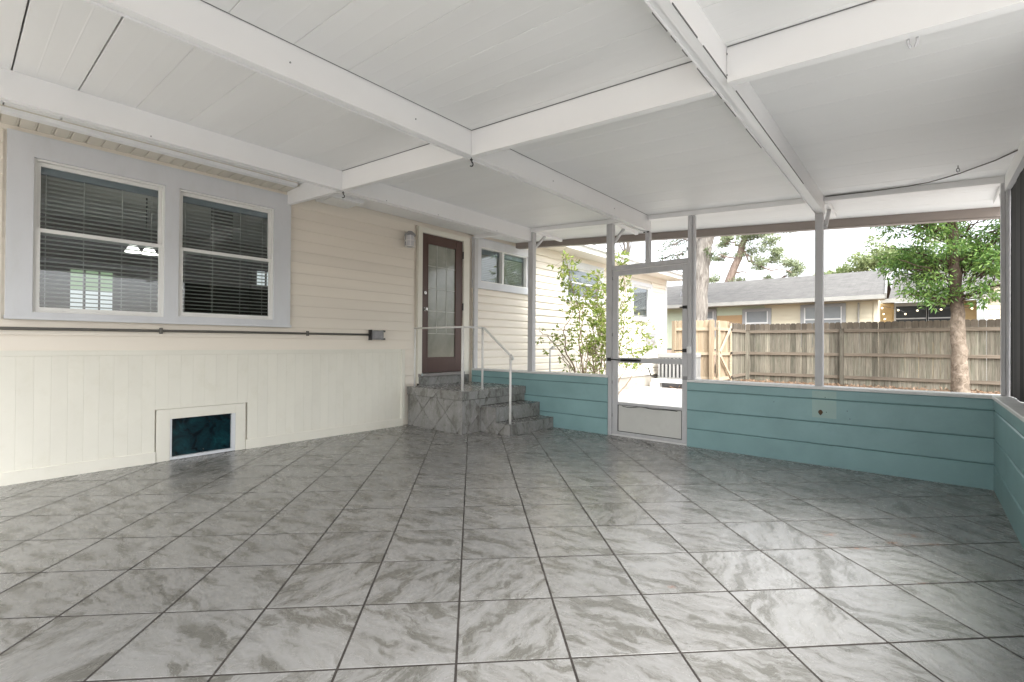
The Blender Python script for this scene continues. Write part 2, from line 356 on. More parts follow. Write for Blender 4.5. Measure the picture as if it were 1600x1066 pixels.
# ------------------------------------------------------------------ geometry helpers
WORLD = {}          # world position of every Empty
class MB:
    def __init__(s): s.v = []; s.f = []
    def box(s, x0, x1, y0, y1, z0, z1):
        n = len(s.v)
        s.v += [(x, y, z) for z in (z0, z1) for (x, y) in ((x0, y0), (x1, y0), (x1, y1), (x0, y1))]
        s.f += [tuple(n+i for i in q) for q in ((3, 2, 1, 0), (4, 5, 6, 7), (0, 1, 5, 4), (1, 2, 6, 5), (2, 3, 7, 6), (3, 0, 4, 7))]
        return s
    def hexa(s, pts):     # 8 points, bottom ring then top ring
        n = len(s.v); s.v += [tuple(p) for p in pts]
        s.f += [tuple(n+i for i in q) for q in ((3, 2, 1, 0), (4, 5, 6, 7), (0, 1, 5, 4), (1, 2, 6, 5), (2, 3, 7, 6), (3, 0, 4, 7))]
        return s
    def quad(s, a, b, c, d):
        n = len(s.v); s.v += [tuple(a), tuple(b), tuple(c), tuple(d)]; s.f.append((n, n+1, n+2, n+3)); return s
    def bar(s, a, b, w, h, up=(0, 0, 1)):
        a = Vector(a); b = Vector(b); d = (b-a).normalized(); u = Vector(up); sd = d.cross(u).normalized(); u = sd.cross(d).normalized()
        pts = []
        for e in (-h/2, h/2):
            for (p, k) in ((a, -1), (b, -1), (b, 1), (a, 1)):
                pts.append(p + sd*(k*w/2) + u*e)
        return s.hexa(pts)
    def prism(s, prof, axis, a0, a1):
        """closed profile extruded along axis ('x': prof=(y,z); 'y': prof=(x,z); 'z': prof=(x,y))"""
        n = len(s.v); k = len(prof)
        def P(p, a):
            return {'x': (a, p[0], p[1]), 'y': (p[0], a, p[1]), 'z': (p[0], p[1], a)}[axis]
        s.v += [P(p, a0) for p in prof] + [P(p, a1) for p in prof]
        s.f.append(tuple(n+i for i in range(k))[::-1]); s.f.append(tuple(n+k+i for i in range(k)))
        for i in range(k):
            j = (i+1) % k; s.f.append((n+i, n+j, n+k+j, n+k+i))
        return s
    def tube(s, pts, rad, seg=8, caps=True):
        pts = [Vector(p) for p in pts]
        if not hasattr(rad, '__len__'): rad = [rad]*len(pts)
        n0 = len(s.v); prev = None
        for i, p in enumerate(pts):
            d = (pts[min(i+1, len(pts)-1)]-pts[max(i-1, 0)]).normalized()
            if prev is None:
                a = d.cross(Vector((0, 0, 1)));
                if a.length < .1: a = d.cross(Vector((1, 0, 0)))
                a.normalize()
            else:
                a = (prev - d*prev.dot(d)).normalized()
            prev = a; b = d.cross(a)
            for k in range(seg):
                t = 2*math.pi*k/seg
                s.v.append(tuple(p + (a*math.cos(t)+b*math.sin(t))*rad[i]))
        for i in range(len(pts)-1):
            for k in range(seg):
                k2 = (k+1) % seg
                s.f.append((n0+i*seg+k, n0+i*seg+k2, n0+(i+1)*seg+k2, n0+(i+1)*seg+k))
        if caps:
            s.f.append(tuple(n0+k for k in range(seg))[::-1]); e = n0+(len(pts)-1)*seg
            s.f.append(tuple(e+k for k in range(seg)))
        return s
    def lathe(s, prof, c, seg=16):
        n0 = len(s.v)
        for (r, z) in prof:
            for k in range(seg):
                t = 2*math.pi*k/seg; s.v.append((c[0]+r*math.cos(t), c[1]+r*math.sin(t), c[2]+z))
        for i in range(len(prof)-1):
            for k in range(seg):
                k2 = (k+1) % seg; s.f.append((n0+i*seg+k, n0+i*seg+k2, n0+(i+1)*seg+k2, n0+(i+1)*seg+k))
        return s
    def mesh(s, name, mat, origin=(0, 0, 0), smooth=False, bevel=0):
        me = bpy.data.meshes.new(name)
        o = origin
        me.from_pydata([(v[0]-o[0], v[1]-o[1], v[2]-o[2]) for v in s.v], [], s.f)
        me.materials.append(mat)
        if bevel:
            import bmesh
            bm = bmesh.new(); bm.from_mesh(me)
            bmesh.ops.bevel(bm, geom=list(bm.edges), offset=bevel, segments=1, affect='EDGES', profile=.5)
            bm.to_mesh(me); bm.free()
        me.validate()
        if smooth:
            me.polygons.foreach_set('use_smooth', [True]*len(me.polygons))
        me.update()
        return me
    def build(s, name, mat, parent=None, origin=None, smooth=False, bevel=0):
        if origin is None:
            xs = [v[0] for v in s.v]; ys = [v[1] for v in s.v]; zs = [v[2] for v in s.v]
            origin = ((min(xs)+max(xs))/2, (min(ys)+max(ys))/2, min(zs))
        return place(bpy.data.objects.new(name, s.mesh(name, mat, origin, smooth, bevel)), parent, origin)
def place(o, parent, origin):
    COL.objects.link(o)
    w = Vector(origin); WORLD[o.name] = w
    if parent is not None:
        o.parent = parent; o.location = w - WORLD[parent.name]
    else: o.location = w
    return o
def copy_part(src, parent, origin):
    o = src.copy(); return place(o, parent, origin)
def thing(name, label, cat, loc, group=None):
    o = bpy.data.objects.new(name, None); COL.objects.link(o); o.location = loc; o.empty_display_size = .1
    WORLD[o.name] = Vector(loc); o['label'] = label; o['category'] = cat
    if group: o['group'] = group
    return o
def tag(o, label, cat, group=None):
    o['label'] = label; o['category'] = cat
    if group: o['group'] = group
    return o
def stuffp(name, mb, *a, **k): return stuff(mb.build(name, *a, **k))
def struct(o): o['kind'] = 'structure'; return o
def stuff(o): o['kind'] = 'stuff'; return o

# key dimensions (metres)
XW = -5.42          # face of the house wall
YF = 5.31           # inner face of the far knee wall
XR = 0.425          # inner face of the right knee wall
YB = -1.6           # open back of the porch
def zroof(x, y=0):
    return 2.49 - .068*x + max(0, y-5.36)*(-(x+2.5)*.009)

# ------------------------------------------------------------------ ground
def build_ground():
    mb = MB()
    xs = [-60, -12, -5.3, 1.5, 12, 60]; ys = [-60, -8, 5.46, 12, 30, 120]
    for i in range(len(xs)-1):
        for j in range(len(ys)-1):
            z = .03 if j >= 2 else -.06
            mb.quad((xs[i], ys[j], z), (xs[i+1], ys[j], z), (xs[i+1], ys[j+1], z), (xs[i], ys[j+1], z))
    mb.quad((-60, 5.46, -.06), (60, 5.46, -.06), (60, 5.46, .03), (-60, 5.46, .03))
    struct(mb.build('ground', M['soil'], origin=(0, 0, 0)))
    sl = MB().prism([(-5.40, 5.47), (2.6, 5.47), (2.6, 11.2), (-4.4, 11.5), (-5.40, 11.65)], 'z', .0, .065)
    struct(sl.build('concrete_patio', M['conc'], origin=(0, 0, 0)))
    dk = MB().prism([(.58, -9), (9, -9), (9, 5.2), (.58, 5.2)], 'z', -.075, -.04)  # unseen pale deck added beside and behind the porch to bounce neutral light
    dk.prism([(-9, -9), (.579, -9), (.579, -1.62), (-9, -1.62)], 'z', -.075, -.04)
    struct(dk.build('added_bounce_deck', M['conc'], origin=(0, 0, 0)))
    # dead leaves along the fence, nobody could count them
    rng = random.Random(3); lf = MB()
    for _ in range(2600):
        x = rng.uniform(-5.2, 1.8); y = rng.uniform(11.6, 16.3) if rng.random() < .6 else rng.uniform(14.8, 16.3)
        leaf(lf, Vector((x, y, .035+rng.random()*.05)), Vector((rng.gauss(0, 1), rng.gauss(0, 1), rng.gauss(0, .35))).normalized(), rng.uniform(.05, .10), .45, rng)
    stuff(lf.build('dead_leaves', leafmat('dead_leaf', [(.13, .08, .05), (.24, .15, .09), (.34, .24, .16)], trans=.1), origin=(0, 0, 0)))

def leaf(mb, p, d, L, wr, rng):
    """one folded leaf: two quads sharing the midrib"""
    side = d.cross(Vector((rng.gauss(0, 1), rng.gauss(0, 1), rng.gauss(0, 1))))
    if side.length < 1e-3: side = Vector((1, 0, 0))
    side.normalize(); n = d.cross(side)
    w = L*wr/2; n0 = len(mb.v)
    tip = p+d*L; mid = p+d*(L*.45)
    mb.v += [tuple(p), tuple(mid+side*w+n*(w*.4)), tuple(tip), tuple(mid-side*w+n*(w*.4))]
    mb.f += [(n0, n0+1, n0+2), (n0, n0+2, n0+3)]
build_ground()

# ------------------------------------------------------------------ tiled floor
def clip_poly(poly, x0, x1, y0, y1):
    def clip(ps, inside, inter):
        out = []
        for i in range(len(ps)):
            a, b = ps[i-1], ps[i]
            if inside(b):
                if not inside(a): out.append(inter(a, b))
                out.append(b)
            elif inside(a): out.append(inter(a, b))
        return out
    def ix(x): return lambda a, b: (x, a[1]+(b[1]-a[1])*(x-a[0])/(b[0]-a[0]))
    def iy(y): return lambda a, b: (a[0]+(b[0]-a[0])*(y-a[1])/(b[1]-a[1]), y)
    for ins, it in ((lambda p: p[0] >= x0, ix(x0)), (lambda p: p[0] <= x1, ix(x1)), (lambda p: p[1] >= y0, iy(y0)), (lambda p: p[1] <= y1, iy(y1))):
        if not poly: return []
        poly = clip(poly, ins, it)
    return poly
def tile_mesh(poly, z0, z1, name, mat, c, ch=.0012):
    """flat tile with a small chamfered edge; poly is counter-clockwise"""
    k = len(poly)
    cx = sum(p[0] for p in poly)/k; cy = sum(p[1] for p in poly)/k
    inner = [(p[0]+(cx-p[0])*ch/.2, p[1]+(cy-p[1])*ch/.2) for p in poly]
    mb = MB()
    mb.v = [(p[0], p[1], z0) for p in poly]+[(p[0], p[1], z1-.0010) for p in poly]+[(p[0], p[1], z1) for p in inner]
    for i in range(k):
        j = (i+1) % k
        mb.f.append((i, j, k+j, k+i)); mb.f.append((k+i, k+j, 2*k+j, 2*k+i))
    mb.f.append(tuple(range(2*k, 3*k)))
    return mb.mesh(name, mat, c)
def build_floor():
    base = MB().box(XW-.02, XR+.02, YB, YF+.02, -.05, -.0011)
    fl = struct(base.build('floor', M['grout'], origin=(-2.5, 2, -.05)))
    WORLD[fl.name] = Vector((-2.5, 2, -.05))
    s = .4064; ga = .792435; ca, sa = math.cos(ga), math.sin(ga); gx, gy = -1.81659, 1.72160
    g = .0045
    whole = None; cands = []
    for i in range(-22, 22):
        for j in range(-22, 22):
            def P(a, b): return (gx+s*(a*ca+b*sa), gy+s*(a*sa-b*ca))
            c = P(i+.5, j+.5)
            h = s/2-g
            corners = [(c[0]+h*(a*ca+b*sa), c[1]+h*(a*sa-b*ca)) for a, b in ((-1, -1), (-1, 1), (1, 1), (1, -1))]
            q = clip_poly(corners, XW, XR, YB, YF)
            if len(q) < 3: continue
            area = abs(sum(q[k-1][0]*q[k][1]-q[k][0]*q[k-1][1] for k in range(len(q))))/2
            if area < .0015: continue
            # keep counter-clockwise
            sg = sum(q[k-1][0]*q[k][1]-q[k][0]*q[k-1][1] for k in range(len(q)))
            if sg < 0: q = q[::-1]
            cands.append((c, q, len(q) == 4 and area > (2*h)**2*.999))
    rng = random.Random(5)
    hh = s/2-g
    for c, q, full in cands:
        dz = rng.uniform(-.0005, .0005)
        if full:
            if whole is None:
                sq = [(-hh, -hh), (hh, -hh), (hh, hh), (-hh, hh)]
                whole = tile_mesh(sq, -.008, 0, 'tile', M['tile'], (0, 0, 0))
            o = place(bpy.data.objects.new('tile', whole), fl, (c[0], c[1], dz))
            o.rotation_euler = (0, 0, ga+math.pi/2*rng.choice((0, 1, 2, 2, 0)))
        else:
            o = place(bpy.data.objects.new('tile', tile_mesh(q, -.008, 0, 'tile', M['tile'], (c[0], c[1], 0))), fl, (c[0], c[1], dz))
build_floor()

# ------------------------------------------------------------------ house with siding, windows, door
HOUSE = thing('house', 'cream sided house along the left with a double window, brown glazed door and beadboard base', 'house', (XW, 4, 0))
def wall_cells(mb, x0, x1, y0, y1, z0, z1, holes):
    ys = sorted({y0, y1, *[min(max(h[0], y0), y1) for h in holes], *[min(max(h[1], y0), y1) for h in holes]})
    zs = sorted({z0, z1, *[min(max(h[2], z0), z1) for h in holes], *[min(max(h[3], z0), z1) for h in holes]})
    for i in range(len(ys)-1):
        for j in range(len(zs)-1):
            cy = (ys[i]+ys[i+1])/2; cz = (zs[j]+zs[j+1])/2
            if any(h[0] < cy < h[1] and h[2] < cz < h[3] for h in holes): continue
            mb.box(x0, x1, ys[i], ys[i+1], zs[j], zs[j+1])
WIN = [(.39, 1.265, 1.355, 2.595), (1.375, 2.258, 1.37, 2.595), (5.50, 6.70, 2.13, 2.70), (7.98, 9.28, 2.08, 2.72), (10.85, 11.83, 1.83, 2.63)]
mb = MB()
wall_cells(mb, XW-.09, XW-.022, -4, 12.9, -.06, 2.94, WIN + [(4.32, 5.12, .70, 2.71), (1.33, 1.89, .02, .39)])
mb.box(-10, XW-.022, 12.82, 12.9, -.06, 2.94)
mb.build('wall', M['siding'], HOUSE)
def siding(z0, z1, y0, y1, holes, e=.1265, x=XW, lap=.014):
    n = int(round((z1-z0)/e)); e = (z1-z0)/n
    for k in range(n):
        a = z0+k*e; b = a+e; mid = (a+b)/2
        cuts = sorted([(h[0], h[1]) for h in holes if h[2]-.02 < mid < h[3]+.02])
        spans = []; c = y0
        for h0, h1 in cuts:
            if h0 > c+.01: spans.append((c, min(h0, y1)))
            c = max(c, h1)
        if c < y1-.01: spans.append((c, y1))
        for (s0, s1) in spans:
            if lap > .02: prof = [(x-.026, a+.009), (x-.002, a+.009), (x, a+.013), (x-.001, a+.09), (x-.017, b-.006), (x-.018, b), (x-.026, b)]
            else: prof = [(x-.022, a), (x-.001, a), (x, a+.004), (x-.001, a+.016), (x-lap, b+.001), (x-.022, b+.001)]
            MB().prism(prof, 'y', s0, s1).build('siding_board', M['siding'], HOUSE)
# beneath the porch roof
H1 = [(.22, 2.455, 1.285, 2.90), (4.19, 5.45, .0, 2.95)]
siding(1.045, 2.80, -1.2, 4.24, H1)
# small area between steps and panel, then the part beyond the far knee wall
siding(.56, 1.045, 4.00, 4.24, [])
H2 = [(5.31, 6.80, 2.03, 2.95), (7.83, 9.43, 2.03, 2.86), (10.72, 11.96, 1.75, 2.75)]
siding(.40, 2.80, 5.335, 12.9, H2, .124, lap=.021)
# frieze board, corner posts, starter strip
t = MB(); t.box(XW-.02, XW+.012, 5.34, 12.9, 2.80, 2.94); t.build('frieze_board', M['siding'], HOUSE)
t = MB(); t.box(XW-.02, XW+.012, -1.2, .235, 2.777, 2.815); t.box(XW-.02, XW+.012, .235, 2.44, 2.777, 2.815); t.build('frieze_board', M['siding'], HOUSE)
MB().box(XW-.06, XW+.016, 12.84, 12.915, .38, 2.94).build('corner_board', M['white_far'], HOUSE)
MB().prism([(XW-.02, .36), (XW+.035, .36), (XW+.02, .40), (XW-.02, .42)], 'y', 5.47, 12.9).build('drip_board', M['soffit'], HOUSE)
MB().box(XW-.3, XW-.0, 5.47, 12.86, -.05, .36).build('foundation', M['foundation'], HOUSE)
# channel along the door trim that takes the board ends
MB().box(XW-.015, XW+.006, 4.222, 4.236, .56, 2.80).build('siding_channel', M['soffit'], HOUSE)

# beadboard base
PX = XW+.012
k = 0; y = -1.2
proto = {}
while y < 3.99:
    w = min(.1003, 4.0-y)
    zlo = .49 if 1.215 < y+w/2 < 1.99 else .102
    key = (round(w, 3), zlo)
    ctr = (PX, y+w/2, zlo)
    if key not in proto:
        a, b = y+.0002, y+w-.0002
        prof = [(PX-.025, a), (PX-.0012, a), (PX, a+.0018), (PX, b-.0018), (PX-.0012, b), (PX-.025, b)]
        proto[key] = MB().prism(prof, 'z', zlo, 1.0).build('beadboard_plank', M['cream'], HOUSE, origin=ctr)
    else:
        copy_part(proto[key], HOUSE, ctr)
    y += w
MB().box(XW-.02, PX+.004, -1.2, 4.0, 1.0, 1.047).build('top_rail', M['cream'], HOUSE, bevel=.002)
MB().box(XW-.02, PX+.012, -1.2, 1.215, -.004, .102).build('baseboard', M['cream'], HOUSE, bevel=.002)
MB().box(XW-.02, PX+.012, 1.993, 4.0, -.004, .102).build('baseboard', M['cream'], HOUSE, bevel=.002)
MB().box(XW-.02, PX+.016, 3.965, 4.02, .102, 1.047).build('end_trim', M['cream'], HOUSE, bevel=.002)
# low window at the floor
lw = MB(); x1 = PX+.005
lw.box(XW-.06, x1, 1.219, 1.325, .0, .487); lw.box(XW-.06, x1, 1.895, 1.99, .0, .487); lw.box(XW-.06, x1, 1.325, 1.895, .392, .487)
lw = lw.build('floor_level_window', M['cream'], HOUSE, bevel=.002); lw['label'] = 'low dark teal window at floor level in the beadboard'
fr = MB(); fr.box(XW-.055, PX+.002, 1.327, 1.341, .004, .390); fr.box(XW-.055, PX+.002, 1.860, 1.893, .004, .390); fr.box(XW-.055, PX+.004, 1.341, 1.860, .004, .030)
fr.build('aluminium_frame', M['trim'], lw)
MB().box(XW-.05, XW-.02, 1.341, 1.860, .030, .391).build('pane', M['tealglass'], lw)
MB().tube([(XW-.02, 1.61, .062), (XW-.008, 1.61, .062)], .004, 8).build('latch_pin', M['steel'], lw)

def casing(y0, y1, z0, z1, openings, proud=.03, mat=None, parent=HOUSE, name='window_casing', sill=True):
    mb = MB(); wall_cells(mb, XW-.06, XW+proud, y0, y1, z0, z1, openings)
    if sill: mb.box(XW-.02, XW+proud+.018, y0-.006, y1+.006, z0-.03, z0-.001)
    return mb.build(name, mat or M['trim'], parent)
def sash_window(y0, y1, z0, z1, meet, glass, parent=HOUSE, deep=.0, fw=.028):
    """y0..z1 is the opening in the casing; frame, two sashes and two panes"""
    xo = XW+.012-deep
    f = MB()
    f.box(xo-.08, xo, y0, y0+fw*.6, z0, z1); f.box(xo-.08, xo, y1-fw*.6, y1, z0, z1)
    f.box(xo-.08, xo, y0+fw*.6, y1-fw*.6, z1-fw*.6, z1); f.box(xo-.08, xo, y0+fw*.6, y1-fw*.6, z0, z0+fw*.6)
    f = f.build('window', M['vinyl'], parent, bevel=.002)
    a0, a1 = y0+fw*.6, y1-fw*.6; b0, b1 = z0+fw*.6, z1-fw*.6
    for (zz0, zz1, xs, nm) in ((b0, meet+.018, xo-.006, 'lower_sash'), (meet-.016, b1, xo-.034, 'upper_sash')):
        s = MB(); w = .026
        s.box(xs-.024, xs, a0, a0+w, zz0, zz1); s.box(xs-.024, xs, a1-w, a1, zz0, zz1)
        s.box(xs-.024, xs+.001, a0+w, a1-w, zz0, zz0+w); s.box(xs-.024, xs+.001, a0+w, a1-w, zz1-w-.006, zz1)
        s.build(nm, M['vinyl'], f, bevel=.0015)
        MB().box(xs-.014, xs-.010, a0+w, a1-w, zz0+w, zz1-w-.006).build('pane', glass, f)
    return f
# big double window
casing(.24, 2.44, 1.325, 2.777, [WIN[0], WIN[1]])
for wv in (WIN[0], WIN[1]): sash_window(wv[0], wv[1], wv[2], wv[3], 2.02, M['glass'])
def blind(y0, y1, z0, z1, label, pitch=.0365, tilt=-.34, x=XW-.100, grp=None, stack=0):
    b = thing('window_blind', label, 'blind', (x, (y0+y1)/2, z1), grp)
    MB().box(x-.02, x+.022, y0, y1, z1-.085, z1-.002).build('headrail', M['headrail'], b, bevel=.003)
    n = int((z1-.09-z0)/pitch)
    sm = None
    for k in range(n):
        z = z1-.105-k*pitch
        o = (x, (y0+y1)/2, z)
        if sm is None:
            q = MB(); hw = .0125
            prof = [(-hw, -.0012), (0, .0012), (hw, -.0012), (hw, -.0004), (0, .0022), (-hw, -.0004)]
            sm = q.prism(prof, 'y', -(y1-y0)/2+.004, (y1-y0)/2-.004).mesh('slat', M['slat'])
        s = place(bpy.data.objects.new('slat', sm), b, o); s.rotation_euler = (0, tilt, 0)
    for yy in (y0+.07, (y0+y1)/2-.12, (y0+y1)/2+.14, y1-.07):
        MB().bar((x+.014, yy, z1-.06), (x+.014, yy, z0), .005, .0015, (1, 0, 0)).build('ladder_cord', M['cord'], b)
    MB().box(x-.013, x+.013, y0+.004, y1-.004, z0-.012, z0+.004).build('bottom_rail', M['slat'], b)
    return b
blind(.40, 1.255, 1.37, 2.585, 'open blind with thin slats in the left half of the big double window', grp='blinds in the big double window')
blind(1.385, 2.25, 1.38, 2.585, 'open blind with thin slats in the right half of the big double window', grp='blinds in the big double window')
# kitchen slider window beyond the door
casing(5.335, 6.775, 2.05, 2.835, [WIN[2]])
sl2 = MB(); y0, y1, z0, z1 = WIN[2]
sl2.box(XW-.07, XW+.014, y0, y0+.018, z0, z1); sl2.box(XW-.07, XW+.014, y1-.02, y1, z0, z1); sl2.box(XW-.07, XW+.014, y0+.018, y1-.02, z1-.02, z1); sl2.box(XW-.07, XW+.014, y0+.018, y1-.02, z0, z0+.02)
sl2.box(XW-.07, XW+.016, 6.02, 6.065, z0+.02, z1-.02)
sl2 = sl2.build('slider_window', M['vinyl'], HOUSE); sl2['label'] = 'small horizontal sliding window beyond the door'
MB().box(XW-.05, XW-.046, y0+.018, 6.02, z0+.02, z1-.02).build('pane', M['glass'], sl2)
MB().box(XW-.05, XW-.046, 6.065, y1-.02, z0+.02, z1-.02).build('pane', M['glass'], sl2)
blind(5.52, 6.68, 2.15, 2.69, 'pale half closed blind in the small sliding window beyond the brown door', .03, -.75, XW-.088)
# two more windows further along the side
casing(7.85, 9.41, 2.05, 2.84, [WIN[3]])
f = sash_window(*WIN[3][:2], *WIN[3][2:], 2.40, M['glassfar'])
casing(10.74, 11.94, 1.77, 2.72, [WIN[4]])
sash_window(*WIN[4][:2], *WIN[4][2:], 1.86, M['glassfar'])
blind(7.99, 9.27, 2.1, 2.7, 'pale drawn blind behind the shrub in the high side window', .03, -1.0)
blind(10.87, 11.81, 1.85, 2.61, 'pale drawn blind in the last side window near the house corner', .03, -1.0)

# door
d = MB(); c0, c1 = 4.24, 5.245
d.box(XW-.06, XW+.022, c0, 4.318, .56, 2.79); d.box(XW-.06, XW+.022, 5.122, c1, .56, 2.79); d.box(XW-.06, XW+.022, 4.318, 5.122, 2.715, 2.79)
d.build('door_casing', M['cream'], HOUSE, bevel=.002)
DX = XW-.004
dl = MB(); y0, y1, z0, z1 = 4.322, 5.118, .706, 2.712; g0, g1, h0, h1 = 4.425, 4.99, .915, 2.585
dl.box(DX-.04, DX, y0, g0, z0, z1); dl.box(DX-.04, DX, g1, y1, z0, z1); dl.box(DX-.04, DX, g0, g1, z0, h0); dl.box(DX-.04, DX, g0, g1, h1, z1)
DOOR = dl.build('door', M['door'], HOUSE, bevel=.003)
MB().box(DX-.028, DX-.016, g0, g1, h0, h1).build('pane', M['doorglass'], DOOR)
bd = MB()
for (a, b, c, e) in ((g0, g0+.014, h0, h1), (g1-.014, g1, h0, h1), (g0+.014, g1-.014, h0, h0+.014), (g0+.014, g1-.014, h1-.014, h1)):
    bd.box(DX-.016, DX+.004, a, b, c, e)
bd.build('glazing_bead', M['door'], DOOR)
mt = MB()
for q in (1/3, 2/3):
    yy = g0+(g1-g0)*q; mt.box(DX-.0158, DX-.0125, yy-.005, yy+.005, h0+.36, h1-.014)
for q in range(1, 5):
    zz = h1-(h1-h0-.36)*q/4.0
    ys = [g0+.014, g0+(g1-g0)/3-.005, g0+(g1-g0)/3+.005, g0+(g1-g0)*2/3-.005, g0+(g1-g0)*2/3+.005, g1-.014]
    for i in (0, 2, 4): mt.box(DX-.0158, DX-.0127, ys[i], ys[i+1], zz-.005, zz+.005)
mt.build('grille', paint('pale_grille_line', (.40, .41, .37), .4, .03, 5), DOOR)
kb = MB(); kb.tube([(DX, 4.372, 1.62), (DX+.012, 4.372, 1.62)], .027, 14); kb.tube([(DX+.012, 4.372, 1.62), (DX+.03, 4.372, 1.62), (DX+.036, 4.372, 1.62), (DX+.06, 4.372, 1.62), (DX+.066, 4.372, 1.62)], [.010, .011, .024, .027, .016], 14)
kb.build('knob', M['steel'], DOOR, smooth=False)
db = MB(); db.tube([(DX, 4.372, 1.855), (DX+.022, 4.372, 1.855)], .024, 14); db.box(DX+.022, DX+.036, 4.366, 4.378, 1.842, 1.868)
db.build('deadbolt', M['steel'], DOOR)
for zz in (2.50, 1.70, .98):
    MB().tube([(DX+.014, 5.121, zz-.055), (DX+.014, 5.121, zz+.055)], .011, 8).build('hinge', M['dark'], DOOR)
th = MB(); th.box(XW-.05, XW+.055, 4.25, 5.13, .655, .700)
th.build('door_threshold', paint('grey_aluminium_threshold', (.24, .225, .215), .4, .1, 6), HOUSE, bevel=.004)
MB().box(XW+.055, XW+.075, 4.258, 4.30, .672, .700).build('door_stop', M['steel'], HOUSE)
# eave of the house beyond the porch and its shingled roof
ev = MB(); ev.box(XW-.02, -4.99, 5.9, 13.25, 2.941, 2.955); ev.build('soffit', M['siding'], HOUSE)
MB().box(-4.99, -4.965, 5.9, 13.25, 2.93, 3.075).build('fascia', M['white_far'], HOUSE)
MB().box(-4.965, -4.90, 5.9, 13.25, 3.03, 3.085).build('drip_edge', M['white_far'], HOUSE)
rf = MB(); rf.hexa([(-4.93, -4, 3.09), (-9.6, -4, 4.2), (-9.6, 13.3, 4.2), (-4.93, 13.3, 3.09), (-4.93, -4, 3.12), (-9.6, -4, 4.24), (-9.6, 13.3, 4.24), (-4.93, 13.3, 3.12)])
rf.hexa([(-9.6, -4, 4.2), (-14.3, -4, 3.09), (-14.3, 13.3, 3.09), (-9.6, 13.3, 4.2), (-9.6, -4, 4.24), (-14.3, -4, 3.12), (-14.3, 13.3, 3.12), (-9.6, 13.3, 4.24)])
rf.build('roof', M['shingle'], HOUSE)
# soffit strip above the big window
smp = None; y = -1.2; rng = random.Random(2)
while y < 2.36:
    o = (-5.25, y+.05, 2.815)
    if smp is None:
        smp = MB().prism([(-.048, 0), (-.044, -.004), (.03, -.004), (.036, 0), (.044, 0), (.048, .004), (-.048, .004)], 'x', -.175, .17).mesh('soffit_panel', M['soffit'])
    place(bpy.data.objects.new('soffit_panel', smp), HOUSE, o); y += .1
MB().box(XW, -5.05, -1.2, 2.36, 2.826, 2.833).build('soffit_backing', M['soffit'], HOUSE)
MB().prism([(-5.135, 2.812), (-5.135, 2.795), (-5.06, 2.795), (-5.06, 2.835), (-5.07, 2.835), (-5.07, 2.812)], 'y', -1.2, 2.355).build('fascia_strip', M['white'], HOUSE)

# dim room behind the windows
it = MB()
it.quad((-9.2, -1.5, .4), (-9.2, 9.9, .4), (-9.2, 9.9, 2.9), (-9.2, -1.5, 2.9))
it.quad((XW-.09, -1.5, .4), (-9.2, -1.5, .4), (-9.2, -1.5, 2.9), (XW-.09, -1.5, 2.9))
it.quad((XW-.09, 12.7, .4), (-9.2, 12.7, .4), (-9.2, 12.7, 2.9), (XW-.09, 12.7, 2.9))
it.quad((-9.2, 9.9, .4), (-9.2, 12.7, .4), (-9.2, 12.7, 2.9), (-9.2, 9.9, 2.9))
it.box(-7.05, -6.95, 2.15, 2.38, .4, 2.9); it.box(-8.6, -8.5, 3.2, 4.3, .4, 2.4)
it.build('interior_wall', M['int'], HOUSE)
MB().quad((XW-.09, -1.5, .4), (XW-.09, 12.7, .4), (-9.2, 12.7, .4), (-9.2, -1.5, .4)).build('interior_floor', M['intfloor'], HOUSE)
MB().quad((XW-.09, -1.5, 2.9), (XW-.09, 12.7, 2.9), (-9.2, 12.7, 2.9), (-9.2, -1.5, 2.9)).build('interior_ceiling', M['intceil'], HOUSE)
for (y0, y1, z0, z1) in ((1.03, 1.52, 1.50, 2.15),):
    a = MB(); a.box(-9.19, -9.17, y0, y1, z0, (z0+z1)/2+.05); a = a.build('interior_window', M['litwin'], HOUSE)
    MB().box(-9.19, -9.17, y0, y1, (z0+z1)/2+.05, z1).build('green_view', M['litgreen'], a)
    g = MB()
    for q in range(4): g.box(-9.17, -9.165, y0+(y1-y0)*q/3-.012, y0+(y1-y0)*q/3+.012, z0, z1)
    g.build('muntin', M['int'], a)
a = MB()
for q in range(3): a.box(-8.49, -8.47, 3.28+q*.16, 3.40+q*.16+(.06 if q == 2 else 0), 2.10, 2.33)
a.build('interior_window', M['litwin'], HOUSE)
PL = thing('pendant_lamp', 'lit pendant lamp with three glass shades seen through the left window pane', 'lamp', (-7.2, 1.5, 2.9))
MB().tube([(-7.2, 1.5, 2.9), (-7.2, 1.5, 2.42)], .008, 6).build('stem', M['dark'], PL)
for yy in (1.37, 1.53, 1.69):
    MB().lathe([(.01, .10), (.035, .085), (.075, .01), (.078, 0), (.0, .012)], (-7.2, yy, 2.20), 14).build('shade', M['litlamp'], PL, smooth=True)
    MB().tube([(-7.2, 1.53, 2.42), (-7.2, yy, 2.36), (-7.2, yy, 2.30)], .006, 6).build('arm', M['dark'], PL)

